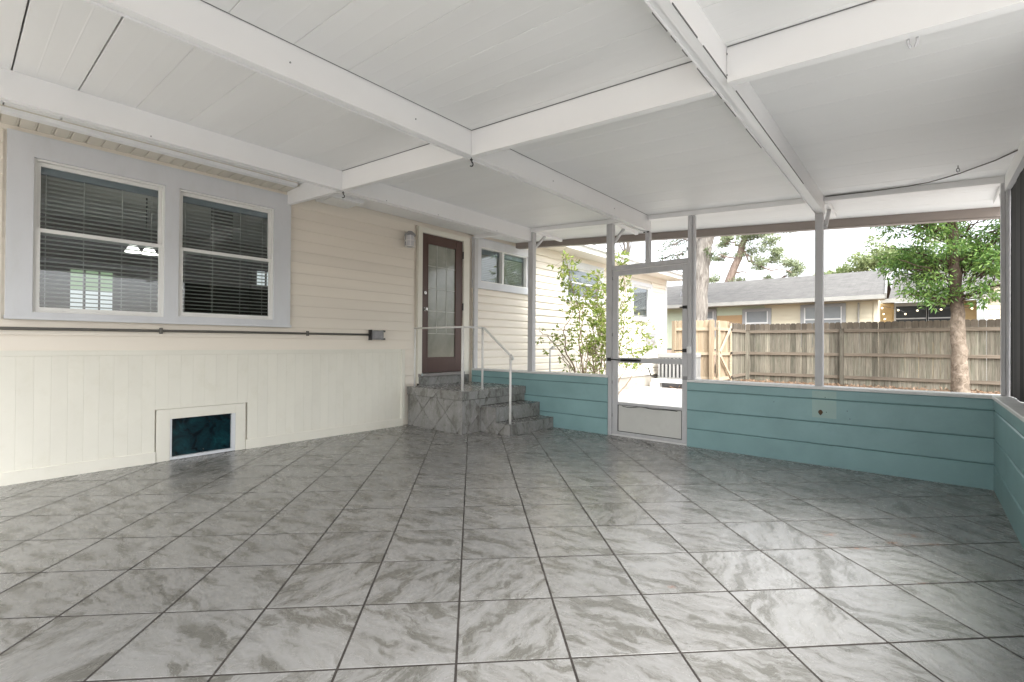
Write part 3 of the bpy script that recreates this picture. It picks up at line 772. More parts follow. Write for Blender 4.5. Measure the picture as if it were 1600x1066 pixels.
# ------------------------------------------------------------------ things fixed to the wall
CD = thing('electrical_conduit', 'dark conduit pipe running along the wall under the window to an outlet box', 'pipe', (XW, 1.5, 1.22))
MB().tube([(XW+.016, -1.2, 1.215), (XW+.016, .2, 1.221), (XW+.017, 1.8, 1.231), (XW+.016, 3.48, 1.236)], .0125, 10).build('pipe', M['conduit'], CD, smooth=True)
for yy, zz in ((1.245, 1.227), (2.65, 1.234)):
    MB().box(XW+.0, XW+.034, yy-.011, yy+.011, zz-.028, zz+.028).build('clamp', M['conduit'], CD, bevel=.003)
ob = MB(); ob.box(XW, XW+.06, 3.475, 3.655, 1.172, 1.292); ob = ob.build('outlet_box', M['galv'], CD, bevel=.006)
MB().box(XW+.06, XW+.069, 3.50, 3.63, 1.188, 1.278).build('cover', M['galv'], ob, bevel=.004)
MB().box(XW, XW+.066, 3.462, 3.476, 1.165, 1.30).build('flange', M['dark'], ob)
for zz in (1.181, 1.283): MB().box(XW, XW+.064, 3.655, 3.675, zz-.012, zz+.012).build('mounting_ear', M['conduit'], ob)
MB().tube([(XW+.006, 3.935, .92), (XW+.016, 3.935, .92)], .008, 8)

SC = thing('wall_lantern', 'small nautical cage lantern with grey top beside the brown door', 'lamp', (XW, 4.045, 2.52))
lx = XW+.085
MB().box(XW+.0, XW+.022, 4.02, 4.12, 2.47, 2.66).build('back_plate', M['galv'], SC, bevel=.006)
MB().lathe([(.0, .215), (.03, .212), (.072, .175), (.076, .15), (.06, .148)], (lx, 4.045, 2.455), 14).build('cap', M['galv'], SC)
MB().lathe([(.052, .15), (.056, .08), (.052, .015), (.03, .0), (.0, -.004)], (lx, 4.045, 2.455), 16).build('glass_jar', M['clearglass'], SC, smooth=True)
for q in range(8):
    a = q*math.pi/4+.2; cx, cy = math.cos(a)*.068, math.sin(a)*.068
    MB().tube([(lx+cx, 4.045+cy, 2.61), (lx+cx*1.04, 4.045+cy*1.04, 2.53), (lx+cx, 4.045+cy, 2.452)], .0045, 6).build('cage_bar', M['rail'], SC)
for zz in (2.455, 2.535):
    ring = [(lx+math.cos(q*math.pi/8)*.07, 4.045+math.sin(q*math.pi/8)*.07, zz) for q in range(17)]
    MB().tube(ring, .0045, 6, False).build('cage_ring', M['rail'], SC)

CL = thing('ceiling_light', 'flat white box light fixture fixed under the porch ceiling beside the wall', 'light fixture', (-5.25, 2.95, 2.84))
MB().box(-5.43, -5.07, 2.74, 3.16, 2.797, 2.835).build('housing', M['white'], CL, bevel=.004)
MB().box(-5.40, -5.10, 2.77, 3.13, 2.785, 2.797).build('diffuser', M['vinyl'], CL, bevel=.003)

# ------------------------------------------------------------------ patio roof
ROOF = thing('patio_roof', 'white aluminium patio roof of long panels carried on crossing white beams', 'roof', (-2.5, 2.5, 2.4))
def panel_mesh(y0, y1, x0, x1, gap):
    w = y1-y0; g = gap/2
    prof = [(g, .0015), (g+.0012, 0)]
    for q in (1, 2):
        c = w*q/3; prof += [(c-.005, 0), (c-.0015, -.0005), (c+.0015, -.0005), (c+.005, 0)]
    prof += [(w-g-.0012, 0), (w-g, .0015)]
    mb = MB(); nseg = 4; k = len(prof)
    rows = []
    for i in range(nseg+1):
        x = x0+(x1-x0)*i/nseg
        rows.append([(x, y0+p[0], zroof(x, y0+p[0])+p[1]) for p in prof])
    for r in rows: mb.v += r
    for i in range(nseg):
        for j in range(k-1):
            mb.f.append((i*k+j, (i+1)*k+j, (i+1)*k+j+1, i*k+j+1))
    n = len(mb.v)
    for r in rows: mb.v += [(r[0][0], r[0][1], r[0][2]+.05), (r[-1][0], r[-1][1], r[-1][2]+.05)]
    for i in range(nseg):
        a = n+i*2; mb.f.append((a, a+1, a+3, a+2))
        mb.f.append((i*k, a, a+2, (i+1)*k)); mb.f.append((i*k+k-1, (i+1)*k+k-1, a+3, a+1))
    return mb
rng = random.Random(11)
y = .2-.305*8; idx = 0
while y < 6.28:
    y1 = min(y+.305, 6.30)
    gap = .013 if abs(y-.2) < .02 or abs(y-.505) < .02 or y < .2 else rng.choice((.0012, .0016, .002))
    panel_mesh(y+(gap/2), y1-.0004, XW+.002 if y < 5.2 else -5.33, .62, .001).build('roof_panel', M['ceil'], ROOF)
    y += .305
cover = MB(); cover.hexa([(XW-.3, -2.3, zroof(XW-.3)+.062), (.66, -2.3, zroof(.66)+.062), (.66, 6.30, zroof(.66, 6.3)+.062), (XW-.3, 6.30, zroof(XW-.3, 6.3)+.062),
                          (XW-.3, -2.3, zroof(XW-.3)+.08), (.66, -2.3, zroof(.66)+.08), (.66, 6.30, zroof(.66, 6.3)+.08), (XW-.3, 6.30, zroof(XW-.3, 6.3)+.08)])
cover.build('top_sheet', M['white'], ROOF)
# long beams (along the house)
def long_beam(xr, xl, depth, y0, y1, groove=True):
    zt = zroof(xr)+.004; zb = zroof(xr)-depth; zl = zroof(xl)+.004
    xm = xr-(xr-xl)*.55
    prof = [(xr, zt), (xr, zb), (xm, zb), (xm, zb+.014), (xl+.004, zb+.014), (xl+.004, zb+.002), (xl, zb+.002), (xl, zl)] if groove else [(xr, zt), (xr, zb), (xl, zb), (xl, zl)]
    MB().prism(prof[::-1], 'y', y0, y1).build('long_beam', M['white'], ROOF)
BE = 5.405
long_beam(-4.23, -4.305, .182, -2.2, BE)
long_beam(-2.46, -2.535, .180, -2.2, BE)
long_beam(-.705, -.78, .150, -2.2, BE)
long_beam(.56, .488, .115, -2.2, BE-.05, False)
# cross beams, butted between the long beams, following the slope
def cross_beam(x0, x1, yn, yf, depth):
    def ring(x):
        z = zroof(x)
        return [(x, yn, z+.004), (x, yn, z-depth), (x, yn+(yf-yn)*.6, z-depth), (x, yn+(yf-yn)*.6, z-depth+.014), (x, yf, z-depth+.014), (x, yf, z+.004)]
    mb = MB(); a, b = ring(x0), ring(x1); k = len(a); mb.v = a+b
    for i in range(k):
        j = (i+1) % k; mb.f.append((i, j, k+j, k+i))
    mb.f.append(tuple(range(k))[::-1]); mb.f.append(tuple(range(k, 2*k)))
    mb.build('cross_beam', M['white'], ROOF)
for (x0, x1) in ((XW+.004, -4.307), (-4.228, -2.537), (-2.458, -.782)): cross_beam(x0, x1, 2.40, 2.475, .181)
cross_beam(-.703, .486, 2.372, 2.45, .168)
# thin dark seams where beams meet the ceiling
sm = MB()
for (xs, y0, y1) in ((-2.457, -2, 2.398), (-2.457, 2.478, 5.3), (-.783, 2.478, 2.6)):
    sm.box(xs-.001, xs+.004, y0, y1, zroof(xs)-.002, zroof(xs)-.0005)
for (x0, x1, ys) in ((-4.226, -2.54, 2.397), (-2.455, -.785, 2.397), (-.70, .48, 2.369)):
    sm.hexa([(x0, ys-.004, zroof(x0)-.0035), (x1, ys-.004, zroof(x1)-.0035), (x1, ys+.001, zroof(x1)-.0035), (x0, ys+.001, zroof(x0)-.0035),
             (x0, ys-.004, zroof(x0)-.0005), (x1, ys-.004, zroof(x1)-.0005), (x1, ys+.001, zroof(x1)-.0005), (x0, ys+.001, zroof(x0)-.0005)])
for (y0, y1, xs) in ((1.72, 1.98, -.7052), (2.05, 2.42, -.7052), (2.52, 4.3, -.7052), (1.72, 1.86, -.7835), (1.9, 1.95, -.7835), (2.02, 2.08, -.7835), (2.2, 2.55, -.7835), (2.6, 2.8, -.7835), (3.0, 3.35, -.7835), (-2, 1.6, -.7052)):
    zb = zroof(-.705)-.150
    sm.box(xs, xs+.0035, y0, y1, zb-.0012, zb+.004)
sm.build('caulk_seam', M['seam'], ROOF)
scw = None; rng = random.Random(6)
for (x, y, z) in [(-.700, 2.39+dy, zroof(-.7)-dz) for dy, dz in ((-.03, .04), (-.03, .14))] + [(-2.4575, yy, zroof(-2.46)-.10) for yy in (1.1, 1.9, 3.4, 4.5)] + [(-4.2275, yy, zroof(-4.23)-.17) for yy in (.9, 2.9, 3.6, 4.6)]:
    if scw is None: scw = MB().tube([(x-.001, y, z), (x+.003, y, z)], .0045, 8).build('screw', M['galv'], ROOF, origin=(x, y, z))
    else: copy_part(scw, ROOF, (x, y, z))
# header over the far screens, between the beams
for (x0, x1) in ((XW+.05, -4.308), (-4.227, -2.538), (-2.457, -.783), (-.702, .56)):
    h = MB()
    h.hexa([(x0, 5.315, zroof(x0)-.05), (x1, 5.315, zroof(x1)-.05), (x1, 5.40, zroof(x1)-.05), (x0, 5.40, zroof(x0)-.05),
            (x0, 5.315, zroof(x0)+.003), (x1, 5.315, zroof(x1)+.003), (x1, 5.40, zroof(x1)+.003), (x0, 5.40, zroof(x0)+.003)])
    h.build('header', M['white'], ROOF)
# eave trim
e0, e1 = (-5.345, 6.20), (.66, 6.50)
def ez(x, y): return zroof(x, y)
fa = MB()
for (xa, ya, xb, yb) in ((-5.345, 6.30, .66, 6.32),):
    za, zb = ez(xa, ya), ez(xb, yb)
    fa.hexa([(xa, ya, za-.088), (xb, yb, zb-.088), (xb, yb+.03, zb-.088), (xa, ya+.03, za-.088), (xa, ya, za+.07), (xb, yb, zb+.07), (xb, yb+.03, zb+.07), (xa, ya+.03, za+.07)])
    fa.hexa([(xa, ya-.0, za-.088), (xb, yb-.0, zb-.088), (xb, yb+.11, zb-.088), (xa, ya+.11, za-.088), (xa, ya, za-.083), (xb, yb, zb-.083), (xb, yb+.11, zb-.083), (xa, ya+.11, za-.083)])
fa.build('eave_trim', M['gutter'], ROOF)
# outriggers and braces beyond the header
for (xo, le) in ((-4.22, .66), (-2.945, .62), (-.70, .60), (.50, .60)):
    z = zroof(xo)-.035
    MB().bar((xo, 5.40, z), (xo, 5.40+le, z-.01), .04, .045).build('outrigger', M['white'], ROOF)
    MB().bar((xo, 5.385, z-.25), (xo, 5.64, z-.025), .03, .03).build('brace', M['post'], ROOF)

# ------------------------------------------------------------------ knee walls and screen frame
def knee_wall(label, axis, a0, a1, face, thick, patch=False):
    loc = ((a0+a1)/2, face, 0) if axis == 'x' else (face, (a0+a1)/2, 0)
    K = thing('knee_wall', label, 'wall', loc)
    zs = [0, .198, .404, .622, .713]
    def bx(f0, f1, z0, z1, b0=a0, b1=a1):
        return (b0, b1, f0, f1, z0, z1) if axis == 'x' else (f0, f1, b0, b1, z0, z1)
    MB().box(*bx(face+.008, face+thick-.002, .0, .7)).build('core', M['tealjoint'], K)
    for k in range(4):
        z0, z1 = zs[k]+(.004 if k else -.01), zs[k+1]-.004*(k < 3)
        c = .006
        prof = [(face, z0+c), (face+c, z0), (face+thick, z0), (face+thick, z1), (face+c, z1), (face, z1-c)]
        L = a1-a0; nb = max(1, round(L/2.2))
        for q in range(nb):
            b0 = a0+L*q/nb+(.0006 if q else 0); b1 = a0+L*(q+1)/nb-(.0006 if q < nb-1 else 0)
            MB().prism(prof, axis, b0, b1).build('block_course', M['teal'], K)
    MB().box(*bx(face-.012, face+thick+.03, .714, .742)).build('sill_cap', M['cap'], K, bevel=.004)
    if patch:
        MB().box(-.795, -.602, face-.0015, face+.002, .448, .615).build('paint_patch', M['tealpatch'], K)
        MB().box(-.795, -.602, face-.0012, face+.002, .632, .700).build('paint_patch', M['tealpatch'], K)
        r = MB(); c = (-.727, .500)
        r.v = [(c[0]+math.cos(q*math.pi/6)*(.016+.004*(q % 3 == 0)), face-.0022, c[1]+math.sin(q*math.pi/6)*(.024+.006*(q % 4 == 1))) for q in range(12)]; r.f = [tuple(range(12))]
        r.build('rust_hole', M['rust'], K)
        for (px, pz) in ((-.52, .53), (-.50, .46), (-.68, .505), (-.69, .642), (-1.12, .565)):
            MB().tube([(px, face+.004, pz), (px, face-.003, pz)], .004, 6).build('nail_head', M['dark'], K)
    return K
knee_wall('short teal block knee wall between the tiled steps and the screen door', 'x', -5.40, -2.985, YF, .15)
knee_wall('long teal block knee wall under the screens right of the screen door', 'x', -1.988, .60, YF, .15, True)
knee_wall('teal block knee wall along the right side with glossy paint', 'y', YB, YF-.002, XR, .15)

SF = thing('screen_frame', 'grey aluminium posts and rails standing on the teal walls around the screen door', 'screen frame', (-2.5, 5.36, .74))
def post(x0, x1, z1, z0=.742, y0=5.322, y1=5.40, m='post'): 
    MB().box(x0, x1, y0, y1, z0, z1).build('post', M[m], SF, bevel=.003)
post(-5.40, -5.36, zroof(-5.38)-.055)
post(-4.282, -4.232, zroof(-4.26)-.19); post(-4.231, -4.196, zroof(-4.2)-.052)
post(-3.018, -2.938, zroof(-2.98)-.052, .0)
post(-1.99, -1.945, zroof(-1.97)-.052, .742); post(-1.944, -1.92, zroof(-1.93)-.052, .742, 5.34, 5.395)
post(-.776, -.712, zroof(-.74)-.156)
post(.466, .492, zroof(.48)-.052, .742, 5.318, 5.35); post(.494, .565, zroof(.53)-.052, .742, 5.27, 5.36)
MB().box(-2.502, -2.45, 5.33, 5.395, 2.105, zroof(-2.47)-.184).build('mullion', M['post'], SF, bevel=.003)
MB().box(-2.936, -1.992, 5.325, 5.395, 2.05, 2.104).build('door_head', M['post'], SF, bevel=.003)
MB().box(-1.99, -1.988+.03, 5.325, 5.395, .0, .741).build('door_jamb', M['post'], SF)
MB().box(-2.936, -1.99, 5.33, 5.42, -.004, .018).build('door_sill', M['cap'], SF)
for xx in (-2.515, -2.467): MB().box(xx-.006, xx+.012, 5.322, 5.33, zroof(-2.47)-.20, zroof(-2.47)-.186).build('clip', M['dark'], SF)

SD = thing('screen_door', 'grey framed screen door with a pale kick plate and black closer', 'door', (-2.46, 5.35, .02))
yd0, yd1 = 5.335, 5.365
MB().box(-2.926, -2.862, yd0, yd1, .02, 2.042).build('stile', M['post'], SD, bevel=.003)
MB().box(-2.056, -1.994, yd0, yd1, .02, 2.042).build('stile', M['post'], SD, bevel=.003)
MB().box(-2.862, -2.056, yd0, yd1, 1.978, 2.042).build('top_rail', M['post'], SD, bevel=.003)
MB().box(-2.862, -2.056, yd0, yd1, .905, .968).build('middle_rail', M['post'], SD, bevel=.003)
MB().box(-2.862, -2.056, yd0, yd1, .385, .418).build('kick_rail', M['post'], SD, bevel=.003)
MB().box(-2.862, -2.056, yd0, yd1, .02, .055).build('bottom_rail', M['post'], SD, bevel=.003)
MB().box(-2.852, -2.066, yd0+.012, yd1-.008, .063, .378).build('kick_plate', M['kick'], SD, bevel=.002)
gk = MB(); gy = yd0+.013
gk.box(-2.862, -2.852, gy, gy+.01, .055, .385); gk.box(-2.066, -2.056, gy, gy+.01, .055, .385); gk.box(-2.852, -2.066, gy, gy+.01, .055, .063); gk.box(-2.852, -2.066, gy, gy+.01, .378, .385)
gk.build('gasket', M['dark'], SD)
pts = [(-2.80+i*.03, yd0+.008, .372-.010*math.sin(i*.55)*(1 if i < 12 else .3)) for i in range(24)]
MB().tube(pts, .004, 6).build('loose_spline', M['dark'], SD)
cz = .938
cl = MB(); cl.tube([(-2.80, yd0-.03, cz), (-2.58, yd0-.03, cz)], .016, 10); cl.tube([(-2.96, yd0-.03, cz+.006), (-2.80, yd0-.03, cz)], .007, 8); cl.box(-2.985, -2.945, yd0-.042, yd0-.012, cz-.016, cz+.026); cl.box(-2.60, -2.555, yd0-.038, yd0, cz-.012, cz+.012)
cl.build('door_closer', M['dark'], SD)
hd = MB(); hd.box(-2.05, -2.0, yd0-.012, yd0, 1.045, 1.085); hd.bar((-2.02, yd0-.03, 1.065), (-2.13, yd0-.034, 1.06), .016, .012); hd.box(-2.035, -2.01, yd0-.036, yd0-.01, 1.05, 1.08)
hd.build('handle', M['dark'], SD)
MB().box(-1.988, -1.945, yd0-.045, yd0-.006, 1.03, 1.11).build('strike_box', M['cap'], SD, bevel=.004)
bl = MB(); bl.box(-2.045, -2.0, yd0-.014, yd0, 1.535, 1.57); bl.tube([(-2.08, yd0-.01, 1.553), (-2.0, yd0-.01, 1.553)], .007, 8); bl.build('bolt_latch', M['dark'], SD)
MB().box(-2.04, -1.975, yd0-.012, yd0, .735, .775).build('hinge', M['galv'], SD)
for zz in (.25, .66, 1.25, 1.95):
    MB().tube([(-2.932, yd0-.004, zz-.02), (-2.932, yd0-.004, zz+.02)], .006, 8).build('hinge', M['galv'], SD)

# dark shade in the first right-hand bay
SH = thing('roller_shade', 'near black shade cloth hanging in the right side opening next to the corner post', 'shade', (.51, 4.4, 2.3))
n = 40; sm = MB()
for i in range(n+1):
    yy = 3.0+(5.265-3.0)*i/n; off = .006*math.sin(i*.9)+.004*math.sin(i*2.3)
    for zz in (.745, 2.40): sm.v += [(.520+off*(1 if zz < 1 else .3), yy, zz)]
    for zz in (.745, 2.40): sm.v += [(.524+off*(1 if zz < 1 else .3), yy, zz)]
for i in range(n):
    a = i*4; sm.f += [(a, a+4, a+5, a+1), (a+2, a+3, a+7, a+6), (a, a+2, a+6, a+4), (a+1, a+5, a+7, a+3)]
sm.f += [(0, 1, 3, 2), (n*4, n*4+2, n*4+3, n*4+1)]
sm.build('cloth', M['shade'], SH, smooth=False)
MB().tube([(.522, 3.0, 2.40), (.522, 5.265, 2.40)], .02, 8).build('roller', M['dark'], SH)

# ------------------------------------------------------------------ hooks, cable
def shook(x, y, z, label, grp):
    H = thing('ceiling_hook', label, 'hook', (x, y, z), grp)
    MB().tube([(x, y, z+.002), (x, y, z-.022)], .0035, 6).build('screw', M['dark'], H)
    MB().lathe([(.0, .004), (.011, .003), (.011, -.003), (.0, -.005)], (x, y, z-.014), 8).build('collar', M['dark'], H)
    pts = [(x, y, z-.022), (x+.006, y+.004, z-.032)]
    for q in range(9):
        a = math.pi*.5-q*math.pi*1.25/8
        pts.append((x+math.cos(a)*.013*.76, y+math.cos(a)*.013*.65, z-.047+math.sin(a)*.015))
    MB().tube(pts, .0042, 6).build('hook_curve', M['dark'], H)
shook(-2.49, 2.43, zroof(-2.46)-.181, 'black screw hook under the crossing of the two middle beams', 'black ceiling hooks')
shook(-4.262, 2.43, zroof(-4.23)-.183, 'black screw hook under the beam crossing nearest the house wall', 'black ceiling hooks')
def eyehook(x, y, z, label):
    H = thing('ring_hook', label, 'hook', (x, y, z), None)
    MB().tube([(x, y, z+.002), (x, y, z-.02)], .003, 6).build('shank', M['galv'], H)
    ring = [(x+math.cos(q*math.pi/6)*.012*.76, y+math.cos(q*math.pi/6)*.012*.65, z-.034+math.sin(q*math.pi/6)*.014) for q in range(13)]
    MB().tube(ring, .003, 6, False).build('ring', M['galv'], H)
eyehook(.203, 4.86, zroof(.203)-.001, 'small metal ring hook in the ceiling beside the loose cable')
H = thing('clear_hook', 'clear plastic hook stuck under the near right cross beam', 'hook', (-.03, 2.44, 2.33))
for dx in (-.012, .016): MB().tube([(-.03+dx, 2.425, zroof(0)-.165), (-.03+dx, 2.44, 2.318), (-.028+dx*.5, 2.45, 2.302)], .005, 6).build('prong', M['clearglass'], H)
cb = MB(); pts = [(.50, 4.62, zroof(.5)-.008), (.394, 4.80, 2.449), (.221, 5.03, 2.461), (.12, 5.12, 2.466), (.036, 5.19, 2.472), (-.086, 5.25, 2.484), (-.349, 5.29, 2.503), (-.69, 5.30, 2.527)]
tag(cb.tube(pts, .0048, 8).build('ceiling_cable', M['conduit'], smooth=True), 'loose dark cable drooping across the ceiling towards the far right corner', 'cable')

# ------------------------------------------------------------------ tiled steps and hand rail
ST = thing('porch_steps', 'grey tiled landing and two steps below the brown door', 'steps', (-4.7, 4.7, 0))
lx0, lx1, ly0, ly1 = XW+.02, -4.317, 4.085, YF-.003
MB().box(lx0, lx1-.006, ly0+.006, ly1, -.004, .51).build('landing_core', M['grout'], ST)
MB().box(lx1-.006, -4.081, 4.416, ly1, -.004, .31).build('step_core', M['grout'], ST)
MB().box(-4.081, -3.818, 4.416, ly1, -.004, .125).build('step_core', M['grout'], ST)
def clip_tiles(axes, u0, u1, v0, v1, rot, off, s=.30):
    ca, sa = math.cos(rot), math.sin(rot); out = []
    for i in range(-14, 15):
        for j in range(-14, 15):
            c = (off[0]+s*((i+.5)*ca-(j+.5)*sa), off[1]+s*((i+.5)*sa+(j+.5)*ca)); h = s/2-.0019
            q = [(c[0]+h*(a*ca-b*sa), c[1]+h*(a*sa+b*ca)) for a, b in ((-1, -1), (1, -1), (1, 1), (-1, 1))]
            q = clip_poly(q, u0, u1, v0, v1)
            if len(q) < 3: continue
            ar = abs(sum(q[k-1][0]*q[k][1]-q[k][0]*q[k-1][1] for k in range(len(q))))/2
            if ar > 4e-4: out.append(q)
    return out
def face_tiles(plane, c, u0, u1, v0, v1, rot=math.pi/4, off=(0, 0), th=.007, s=.32):
    """plane 'x': tiles on x=c facing +X (u=y, v=z); 'y': on y=c facing -Y (u=x, v=z); 'z': top (u=x, v=y)"""
    for q in clip_tiles(None, u0, u1, v0, v1, rot, off, s):
        mb = MB(); k = len(q)
        cu = sum(p[0] for p in q)/k; cv = sum(p[1] for p in q)/k
        def P(p, d):
            return {'x': (c+d, p[0], p[1]), 'y': (p[0], c-d, p[1]), 'z': (p[0], p[1], c+d)}[plane]
        inn = [(p[0]+(cu-p[0])*.02, p[1]+(cv-p[1])*.02) for p in q]
        mb.v = [P(p, -th) for p in q]+[P(p, -.0015) for p in q]+[P(p, 0) for p in inn]
        for i in range(k):
            j = (i+1) % k; mb.f += [(i, j, k+j, k+i), (k+i, k+j, 2*k+j, 2*k+i)]
        mb.f.append(tuple(range(2*k, 3*k)))
        if plane == 'y': mb.f = [f[::-1] for f in mb.f]
        o = mb.build('tile', M['tile'], ST, origin=P((cu, cv), 0))
        if plane == 'x': pass
rt = math.pi/4
face_tiles('y', ly0, lx0, lx1, 0, .418, rt, (-4.86, .02))
face_tiles('x', lx1, ly0+.002, 4.41, 0, .418, rt, (4.2, .05)); face_tiles('x', lx1, 4.41, ly1, .33, .418, rt, (4.2, .05))
# overhanging lip course
MB().box(lx0, lx1+.012, ly0-.014, ly1, .426, .526).build('lip_core', M['grout'], ST)
face_tiles('y', ly0-.020, lx0, lx1+.018, .424, .527, rt, (-4.8, .47)); face_tiles('x', lx1+.019, ly0-.020, ly1, .424, .527, rt, (4.5, .44))
face_tiles('z', .533, lx0, lx1+.020, ly0-.021, ly1, rt, (-4.9, 4.5), .006, .4)
face_tiles('y', 4.409, lx1+.001, -4.0455, 0, .318, rt, (-4.2, .05)); face_tiles('y', 4.409, -4.0455, -3.812, 0, .133, rt, (-4.0, .02))
face_tiles('x', -4.0455, 4.409, ly1, .143, .318, rt, (4.7, .23)); face_tiles('x', -3.812, 4.409, ly1, 0, .133, rt, (4.8, .08))
face_tiles('z', .325, lx1+.002, -4.0453, 4.408, ly1, rt, (-4.2, 4.7), .006, .4); face_tiles('z', .140, -4.0453, -3.810, 4.408, ly1, rt, (-3.9, 4.8), .006, .4)
face_tiles('x', XW+.03, 4.262, 5.24, .534, .652, rt, (4.6, .6))
MB().box(XW-.02, XW+.023, 4.262, 5.24, .5, .654).build('riser_core', M['grout'], ST)

HR = thing('hand_rail', 'white pipe hand rail around the tiled landing and down the steps', 'railing', (-4.33, 4.3, .53))
zt = 1.335; rr = .0125
MB().tube([(-5.30, 4.115, .533), (-5.30, 4.115, zt)], rr, 10).build('post', M['rail'], HR, smooth=True)
MB().tube([(-4.345, 4.112, .533), (-4.345, 4.112, zt+.006)], rr*1.45, 10).build('post', M['rail'], HR, smooth=True)
MB().tube([(-4.335, 4.455, .533), (-4.335, 4.455, zt)], rr*1.15, 10).build('post', M['rail'], HR, smooth=True)
MB().tube([(-3.852, 4.455, .14), (-3.852, 4.455, .975)], rr*1.25, 10).build('post', M['rail'], HR, smooth=True)
MB().tube([(-5.312, 4.113, zt), (-4.345, 4.112, zt), (-4.335, 4.13, zt), (-4.335, 4.455, zt)], rr, 10).build('top_rail', M['rail'], HR, smooth=True)
MB().tube([(-4.335, 4.44, zt), (-4.335, 4.455, zt), (-4.30, 4.455, zt-.012), (-3.875, 4.455, 1.0), (-3.846, 4.455, .975), (-3.842, 4.46, .94)], rr*1.15, 10).build('sloping_rail', M['rail'], HR, smooth=True)
MB().tube([(-3.83, 4.43, .985), (-3.835, 4.475, .94)], [.02, .023], 10).build('elbow', M['rail'], HR)

# ------------------------------------------------------------------ back yard: fences, gate
def picket_mesh(w, h, th, mat, notch=.028):
    prof = [(-w/2, 0), (w/2, 0), (w/2, h-notch), (w/2-notch, h), (-w/2+notch, h), (-w/2, h-notch)]
    mb = MB(); k = 6; c = .007
    inn = [(-w/2+c, 0), (w/2-c, 0), (w/2-c, h-notch-c*.4), (w/2-notch-c*.4, h-c), (-w/2+notch+c*.4, h-c), (-w/2+c, h-notch-c*.4)]
    mb.v = [(p[0], -th/2, p[1]) for p in inn]+[(p[0], -th/2+c, p[1]) for p in prof]+[(p[0], th/2-c, p[1]) for p in prof]+[(p[0], th/2, p[1]) for p in inn]
    mb.f = [tuple(range(6)), tuple(range(23, 17, -1))]
    for r in range(3):
        mb.f += [(r*k+i, (r+1)*k+i, (r+1)*k+(i+1) % 6, r*k+(i+1) % 6) for i in range(6)]
    return mb.mesh('picket', mat)
def fence(label, x0, y0, x1, y1, h, w, gap, mat, railm, rails, posts, post_h, rail_side=-1, name='wood_fence', cat='fence', zb=.03, rng=random.Random(4)):
    L = math.hypot(x1-x0, y1-y0); ang = math.atan2(y1-y0, x1-x0); d = Vector(((x1-x0)/L, (y1-y0)/L, 0)); nrm = Vector((d.y, -d.x, 0))*rail_side
    F = thing(name, label, cat, (x0, y0, zb))
    n = int(L/(w+gap)); pm = [picket_mesh(w, h+rng.uniform(-.012, .012), .018, mat) for _ in range(4)]
    for k in range(n):
        c = Vector((x0, y0, zb))+d*((k+.5)*(w+gap)+rng.uniform(-.002, .002))+nrm*rng.uniform(-.008, .008)
        o = place(bpy.data.objects.new('picket', rng.choice(pm)), F, c)
        o.rotation_euler = (0, rng.gauss(0, .0006), ang)
    for z in rails:
        a = Vector((x0, y0, zb+z))+nrm*.030; b = Vector((x1, y1, zb+z+rng.uniform(-.01, .01)))+nrm*.030
        MB().bar(a, b, .055, .085).build('rail', railm, F, origin=tuple((a+b)/2))
    for t in posts:
        c = Vector((x0, y0, 0))+d*t+nrm*.098
        MB().box(c.x-.048, c.x+.048, c.y-.048, c.y+.048, zb-.05, zb+post_h).build('post', mat, F, bevel=.004)
    return F
fence('long weathered grey picket fence across the back of the yard', -4.28, 16.42, 4.6, 16.42, 1.79, .1395, .0008, M['oldwood'], M['railwood'], (.23, .87, 1.54), (.06, 2.55, 4.98, 7.4), 1.60, 1)
fence('new light pine fence panel between the house corner and the gate', -5.42, 13.38, -4.27, 13.50, 1.80, .1395, .0006, M['newwood'], M['newrail'], (.20, .87, 1.56), (.06, 1.06), 1.79, 1)
fence('short older fence section between the open gate and the back fence', -4.29, 14.78, -4.29, 16.40, 1.79, .094, .0006, M['oldwood'], M['railwood'], (.20, .88, 1.55), (1.55,), 1.60, 1)
G = fence('pine gate with white washed diagonal braces beside the new fence panel', -4.29, 13.60, -4.29, 14.74, 1.80, .094, .0008, M['newwood'], M['newrail'], (.17, .87, 1.56), (), 1.7, 1, 'wood_gate', 'gate')
gx = -4.29+.075
for a, b in (((gx, 13.70, .95), (gx, 14.68, 1.66)), ((gx, 13.70, .86), (gx, 14.68, .20))):
    MB().bar(a, b, .03, .085, (0, 0, 1)).build('brace', M['newrail'], G)
for yy in (13.63, 14.70): MB().box(gx-.036, gx+.004, yy-.04, yy+.04, .08, 1.78).build('stile', M['newrail'], G)
for zz in (.22, .92, 1.60): MB().box(gx+.005, gx+.022, 14.62, 14.76, zz-.03, zz+.03).build('hinge', M['dark'], G)

# air conditioner, stand, utility box, pipe, hose bib
AC = thing('air_conditioner', 'grey louvred air conditioner standing by the house corner', 'air conditioner', (-4.85, 12.25, .05))
MB().box(-5.22, -4.42, 11.98, 12.72, .05, .24).build('base', M['acdark'], AC)
MB().box(-5.18, -4.46, 12.02, 12.68, .24, .82).build('coil', M['acdark'], AC)
MB().box(-5.25, -4.40, 11.95, 12.75, .80, .92).build('top_cover', M['acbody'], AC, bevel=.02)
MB().box(-5.25, -4.40, 11.95, 12.75, .24, .30).build('lower_band', M['acbody'], AC)
b0 = None
for q in range(9):
    o = (-5.22+q*.0995, 11.965, .30)
    if b0 is None: b0 = MB().box(o[0]-.022, o[0]+.022, 11.955, 12.0, .30, .80).build('louvre', M['acbody'], AC, origin=o)
    else: copy_part(b0, AC, o)
for q in range(8):
    MB().box(-4.425, -4.402, 11.99+q*.095, 12.03+q*.095, .30, .80).build('louvre', M['acbody'], AC)
    MB().box(-5.25, -5.225, 11.99+q*.095, 12.03+q*.095, .30, .80).build('louvre', M['acbody'], AC)
